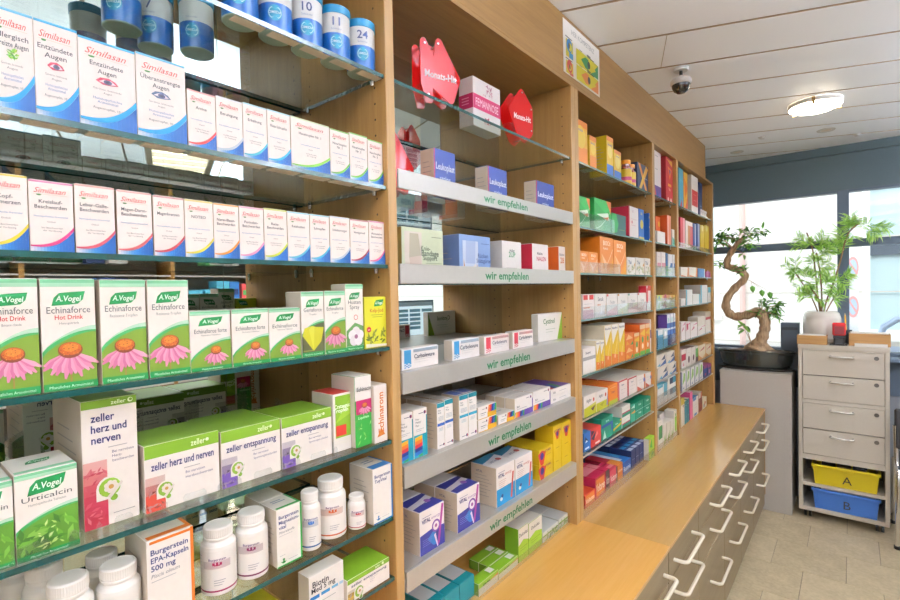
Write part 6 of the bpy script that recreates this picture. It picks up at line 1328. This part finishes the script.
pc=thing('pen_cup','small dark cup holding a yellow pencil','cup',(.735,4.055+.065,ZF))
b=MB(); b.lathe((0,0,0),[(.022,0),(.024,.09),(.021,.09),(.019,.005)],M('#2f3338',.4),18); b.build('cup_wall',pc)
b=MB(); b.tube([(-.005,0,.006),(-.012,-.004,.185)],.0042,M('#f0b41c',.4),8); b.tube([(-.012,-.004,.185),(-.0127,-.0044,.20)],[.0042,.0006],M('#d8b080',.6),8); tag(b.build('pencil',None,(.735,4.12,ZF)),'yellow pencil standing in the small dark cup','pencil')
# white planter with a feathery plant
fp=thing('feathery_plant','tall feathery green plant in a rounded white planter','plant',(.600,4.165,ZF))
b=MB(); b.lathe((0,0,0),[(.07,0),(.088,.004),(.102,.03),(.106,.10),(.104,.165),(.094,.198),(.080,.210),(.072,.206),(.070,.190)],M('#e6e2dc',.2,0,.02,.4),40,sy=.98,caps=False); b.build('planter',fp)
b=MB(); b.lathe((0,0,0),[(.072,.188),(.03,.196),(0,.198)],SOIL,24,caps=False); b.build('soil',fp)
FG=[leafmat('#b9e06a'),leafmat('#9ccf58'),leafmat('#cdea90'),leafmat('#7fb34c')]; STEM=M('#8a6a4a',.7,0,.1)
st_=MB(); fo=MB(); rf=random.Random(11)
def B(x,z,dy=0): return Vector((x-.600,dy,z-ZF))
stems=[[B(.592,1.33),B(.575,1.50,.01),B(.560,1.70,.0),B(.548,1.80,-.01),B(.52,1.90,-.02)],[B(.60,1.33),B(.60,1.48,-.01),B(.59,1.64,-.01),B(.57,1.76,.0)],[B(.605,1.33),B(.63,1.45,.01),B(.67,1.58,.01),B(.70,1.70,.0),B(.735,1.86,-.03),B(.79,1.93,-.05)],[B(.585,1.33),B(.55,1.44,.0),B(.49,1.56,.0),B(.44,1.65,.01)],[B(.612,1.33),B(.65,1.42,.0),B(.69,1.50,.0)],[B(.597,1.33),B(.585,1.44,-.02),B(.54,1.52,-.03)]]
for s_ in stems: st_.tube(smooth([tuple(p) for p in s_],4),.0045,STEM,6)
def frond(root,tip,n,L,droop=.3):
    root=Vector(root);tip=Vector(tip); mid=(root+tip)/2+Vector((0,0,.35*(tip-root).length*droop)); pts=[root,mid,tip]
    st_.tube(smooth([tuple(p) for p in pts],4),.0014,FG[3],4)
    for k in range(n):
        t=(k+.5)/n; p=root*(1-t)**2+mid*2*t*(1-t)+tip*t*t; ax=(tip-root).normalized()
        for s in (-1,1):
            d=ax*.75+ax.cross(Vector((0,1,.2))).normalized()*s*.75+Vector((rf.uniform(-.3,.3),rf.uniform(-.5,.5),rf.uniform(-.5,.1)))
            leaf(fo,p,d,(rf.uniform(-.4,.4),-1,.5),L*rf.uniform(.7,1.2),L*.075,FG[rf.randrange(4)],.1)
def cloud(cx,cz,ex,ez,n,root,L=.06):
    for k in range(int(n*.72)):
        tip=B(cx+rf.uniform(-1,1)*ex,cz+rf.uniform(-1,1)*ez,rf.uniform(-.10,.04)); r=Vector(root); r=r+(tip-r)*rf.uniform(.35,.55)
        frond(r,tip,8,L)
cloud(.52,1.84,.09,.055,12,B(.545,1.80)); cloud(.60,1.84,.05,.04,7,B(.55,1.79)); cloud(.70,1.85,.06,.06,12,B(.70,1.74)); cloud(.80,1.92,.08,.07,14,B(.75,1.88),.064); cloud(.885,1.86,.06,.04,9,B(.79,1.92),.064); cloud(.70,1.77,.02,.06,4,B(.70,1.72))
cloud(.43,1.66,.05,.06,10,B(.46,1.62)); cloud(.50,1.58,.07,.07,14,B(.50,1.56)); cloud(.58,1.66,.07,.08,16,B(.565,1.66)); cloud(.63,1.54,.07,.07,14,B(.60,1.52)); cloud(.70,1.56,.05,.07,12,B(.68,1.58)); cloud(.55,1.47,.07,.06,12,B(.56,1.46)); cloud(.62,1.74,.04,.05,7,B(.58,1.74)); cloud(.66,1.46,.05,.05,7,B(.65,1.44))
st_.build('stems',fp,kind='stuff'); fo.build('foliage',fp,kind='stuff')
# slate letter box on the parapet, between pedestal and cabinet
lb=thing('letter_box','dark slate letter box standing at the back of the pedestal','box',(.415,4.18,.9455))
b=MB(); b.box(-.050,.058,0,.078,0,.330,M('#3b4650',.4,0,.05),c=.003); b.build('box_body',lb); b=MB(); b.box(-.042,.05,-.004,-.0002,.280,.300,M('#20272e',.4),c=.001); b.box(-.045,-.040,-.004,-.0002,.225,.300,M('#20272e',.4)); b.build('slot_frame',lb)
for q,(a,c) in enumerate(((-.30,.476),(.944,1.7))): tag(part('window_board',None,M('#4f5d6a',.5),(a,c,4.262 if q==0 else 4.195,4.318,1.035,1.0605)),'slate window board along the parapet, '+('behind the bonsai pot' if q==0 else 'right of the filing cabinet'),'window board')
# chair with chrome tube legs at the right edge
cr=thing('visitor_chair','black visitor chair with chrome tubes, cut by the right edge','chair',(1.13,3.80,0))
for sx in (-1,1):
    b=MB(); b.tube(smooth([(sx*.175,.10,.70),(sx*.172,.10,.55),(sx*.168,.08,.46),(sx*.165,.02,.43),(sx*.168,0,.2),(sx*.172,0,.015)],3),.0125,CHROME,12); b.build('chrome_tube',cr)
    b=MB(); b.tube([(sx*.168,.36,.44),(sx*.168,.40,.015)],.0125,CHROME,12); b.build('chrome_leg',cr)

b=MB(); b.box(-.155,.155,.03,.40,.435,.475,BLACKP,c=.012); b.build('seat',cr)
b=MB(); b.box(-.18,.18,.085,.115,.56,.80,BLACKP,c=.01); b.build('backrest',cr)
for sx in (-.172,.172):
    for yy in (0,.40): b=MB(); b.lathe((sx,yy,0),[(.014,0),(.016,.003),(.016,.02)],BLACKP,12); b.build('foot_cap',cr)
# ------------------------------------------------------------------ ceiling fittings
dc=thing('dome_camera','black dome camera hanging below the ceiling','camera',(.191,2.291,Z_CEIL))
b=MB(); b.lathe((0,0,0),[(.0,-.012),(.028,-.012),(.030,-.0002)],M('#d8d4cf',.4),24,caps=False); b.tube([(0,0,-.012),(0,0,-.045)],.007,BLACKP,8); b.build('mount',dc)
b=MB(); b.lathe((0,0,-.068),[(.038,-.004),(.043,0),(.043,.014),(.034,.026),(.0,.034)],M('#cfcac4',.35),32,caps=False); b.build('housing',dc)
b=MB(); b.lathe((0,0,-.0685),[(0,-.040),(.017,-.037),(.029,-.028),(.036,-.014),(.0375,-.003)],M('#17181a',.08,0,0,.8),32,caps=False); b.build('dome',dc)
GLOW=None
def glow(h,s): return M(h,.5,0,0,0,s,name='lamp_diffuser')
lp=thing('ceiling_light','round glass ceiling light with brass clips, lit','light',(.613,3.20,Z_CEIL))
b=MB(); b.lathe((0,0,0),[(.112,-.022),(.118,-.018),(.118,-.0003)],M('#e8e4dc',.4),40,caps=False); b.build('ring',lp)
b=MB(); b.lathe((0,0,0),[(0,-.040),(.05,-.0385),(.09,-.034),(.113,-.0235)],glow('#fff0d8',30),40,caps=False); b.build('glass_diffuser',lp,fix=True)
for k in range(3): a=2*PI*k/3+.5; part('brass_clip',lp,M('#b8975a',.3,.8),(.112*math.cos(a)-.005,.112*math.cos(a)+.008,.112*math.sin(a)-.006,.112*math.sin(a)+.006,-.036,-.001))
for i,(x,y,r) in enumerate(((.133,3.986,.04),(.638,3.81,.045))):
    t=thing('spot_lamp','recessed ceiling spot, '+('by the shelf end' if i==0 else 'in front of the slate band'),'light',(x,y,Z_CEIL))
    b=MB(); b.lathe((0,0,0),[(r*.62,-.003),(r,-.004),(r*1.05,-.0003)],M('#c9c4bc',.3,.4),24,caps=False); b.build('bezel',t)
    b=MB(); b.lathe((0,0,0),[(0,-.0022),(r*.6,-.0022)],glow('#b8aa98',.35),20,caps=False); b.build('bulb',t,fix=True)
for i,(x,y) in enumerate(((.318,3.698),(.786,4.05))):
    b=MB(); b.lathe((0,0,0),[(0,-.014),(.012,-.012),(.018,-.006),(.022,-.0003)],M('#cbc6c0',.4),16,caps=False); tag(b.build('ceiling_sensor',None,(x,y,Z_CEIL)),'small white ceiling sensor, '+('left one' if i==0 else 'right one near the slate band'),'sensor')
# long louvred luminaires as the shelf mirrors suggest, with unseen extra ones added as fill
for i,(x,y) in enumerate(((1.15,-1.6),(1.15,-.25),(1.2,1.05),(2.5,.35),(2.5,-1.2),(2.5,1.95),(2.1,2.75),(2.2,3.85))):
    t=thing('louvre_light','long louvred pendant light, '+['first by the shelves','second by the shelves','third by the shelves','second by the opposite wall','first by the opposite wall','third by the opposite wall','unseen fill added over the service desk','unseen fill added by the window end'][i],'light',(x,y,Z_CEIL-.17),'louvred ceiling lights',math.radians(20.3))
    part('housing',t,M('#e8e6e2',.4),(-.62,.62,-.16,-.13,-.045,-.0003),(-.62,.62,.13,.16,-.045,-.0003),(-.62,-.60,-.13,.13,-.045,-.0003),(.60,.62,-.13,.13,-.045,-.0003))
    b=MB(); b.add([(-.6,-.13,-.02),(-.6,.13,-.02),(.6,.13,-.02),(.6,-.13,-.02)],[(0,1,2,3)],glow('#ffeedb',LAMP)); b.build('diffuser',t)
    b=MB(); b.add([(-.6,-.13,-.012),(.6,-.13,-.012),(.6,.13,-.012),(-.6,.13,-.012)],[(0,1,2,3)],glow('#e4edff',LAMP*14)); b.build('added_uplight',t)  # upward glow added out of view to brighten the ceiling
    part('hanger_rod',t,STEEL,(-.45,-.445,-.148,-.143,-.0002,.1695),(.445,.45,-.148,-.143,-.0002,.1695),(-.45,-.445,.143,.148,-.0002,.1695),(.445,.45,.143,.148,-.0002,.1695))
    b=MB()
    for k in range(9): b.box(-.6+.13*k+.02,-.6+.13*k+.024,-.13,.13,-.044,-.0205,M('#dcd8d2',.3,.3))
    b.build('louvre',t)
# ------------------------------------------------------------------ the shop side that the mirrors show
cs=thing('shop_shelving','beech shelving of small goods on the opposite wall','shelving',(2.95,0,0))
part('back_board',cs,M('#8a8880',.5),(.30,.33,-2.3,2.6,0,2.1)); 
for z in (.1,.5,.85,1.2,1.5,1.78,2.06): part('shelf_board',cs,M('#d9d4cc',.5),(0,.30,-2.3,2.6,z-.02,z))
for y in (-2.3,-1.3,-.3,.7,1.65,2.57): part('side_panel',cs,WOOD_V,(-.002,.2995,y,y+.03,0,2.1))
rg=random.Random(3); pal=['#e8e4e0','#3a78b8','#e8e4e0','#d84a4a','#e6e2dc','#58a858','#e8c83a','#2a3a6a','#e8e4e0','#58b0c8','#d878a0','#e88a3a']
for z in (.1,.5,.85,1.2,1.5,1.78):
    b=MB(); y=-2.25
    while y<2.5:
        w_=rg.uniform(.05,.13); h=rg.uniform(.08,.20); 
        if all(abs(y+w_/2-s-.015)>.1 for s in (-1.3,-.3,.7,1.65)): b.box(.04,.20,y,y+w_-.006,z+.0005,z+h,M(rg.choice(pal),.45)); b.box(.038,.0399,y+.01,y+w_-.016,z+h*.3,z+h*.6,M(rg.choice(pal),.45))
        y+=w_+rg.choice((0,0,0,.02))
    b.build('goods_row',cs,kind='stuff')
dk=thing('service_desk','white service desk in the middle of the shop','desk',(1.75,2.75,0))
part('desk_body',dk,M('#dedbd6',.4),(-.25,.25,-.55,.65,0,.98)); part('desk_top',dk,M('#c9c6c0',.3),(-.3,.3,-.6,.7,.98,1.01))
mo=thing('monitor','black framed monitor on the service desk','monitor',(1.62,3.10,1.0102),None,math.radians(8))
part('foot',mo,BLACKP,(-.08,.08,-.1,.1,0,.012)); part('neck',mo,BLACKP,(.01,.035,-.02,.02,.0122,.16)); part('bezel',mo,M('#4a6070',.3),(-.012,.008,-.24,.24,.14,.46))
sc_=part('screen',mo,M('#c8dcea',.3,0,0,0,1.0),(-.0142,-.0122,-.225,.225,.155,.445))
F=Face(sc_,(-.0144,.225,.155),(0,-1,0),(0,0,1),.45,.29); F.rect(0,.88,1,1,'#a8c4d8','screen_tiles')
for i in range(5):
    for j in range(2 if i else 3): F.rect(.62-.3*j,.70-.13*i,.88-.3*j,.79-.13*i,'#7ab8d8','screen_tiles')
nb=thing('notice_screen','flat notice screen hanging over the service desk','screen',(1.62,3.13,1.98))
part('frame',nb,M('#5a564e',.5),(-.01,.012,-.26,.26,0,.42)); sc_=part('screen',nb,M('#a9c0bc',.4,0,0,0,.4),(-.0122,-.0102,-.25,.25,.05,.41)); part('hanger',nb,STEEL,(-.004,.004,-.2,-.19,.4202,Z_CEIL-1.981),(-.004,.004,.19,.20,.4202,Z_CEIL-1.981))
F=Face(sc_,(-.0124,.25,.05),(0,-1,0),(0,0,1),.5,.36)
for i in range(4):
    for j in range(2): F.rect(.55-.28*j,.74-.2*i,.8-.28*j,.88-.2*i,'#5a98b0' if i!=2 or j else '#6a6078','screen_tiles')
# ------------------------------------------------------------------ cut all lettering and print
cast_words()
for F in FACES: F.build()
def around(t,r,wd,zc,h,col,name,a0=0,dr=.0006):
    vv,ff,x0,x1=WORDS[wd]; k=h*1.36; cx=(x0+x1)/2; b=MB()
    b.add([((r+dr)*math.cos(a0+(x-cx)*k/r),(r+dr)*math.sin(a0+(x-cx)*k/r),zc+(y-.35)*k) for x,y in vv],ff,ink(col)); b.build(name,t)
for t,r,h,num in TINTXT:
    if num: around(t,r,(num,.012,0),h*.68,.017,'#2a3f78','number')
    around(t,r,('OMIDA',.015,0),h*.30,.0048,'#e8f0f2','badge_lettering',0,.0018); around(t,r,('Schüssler',0,0),h*.54,.004,'#8aa0c0','small_lettering')
for t,r,s in BOT: around(t,r,('Burgerstein',.012,0),s*.80,.0042,'#5a4a80','lettering')
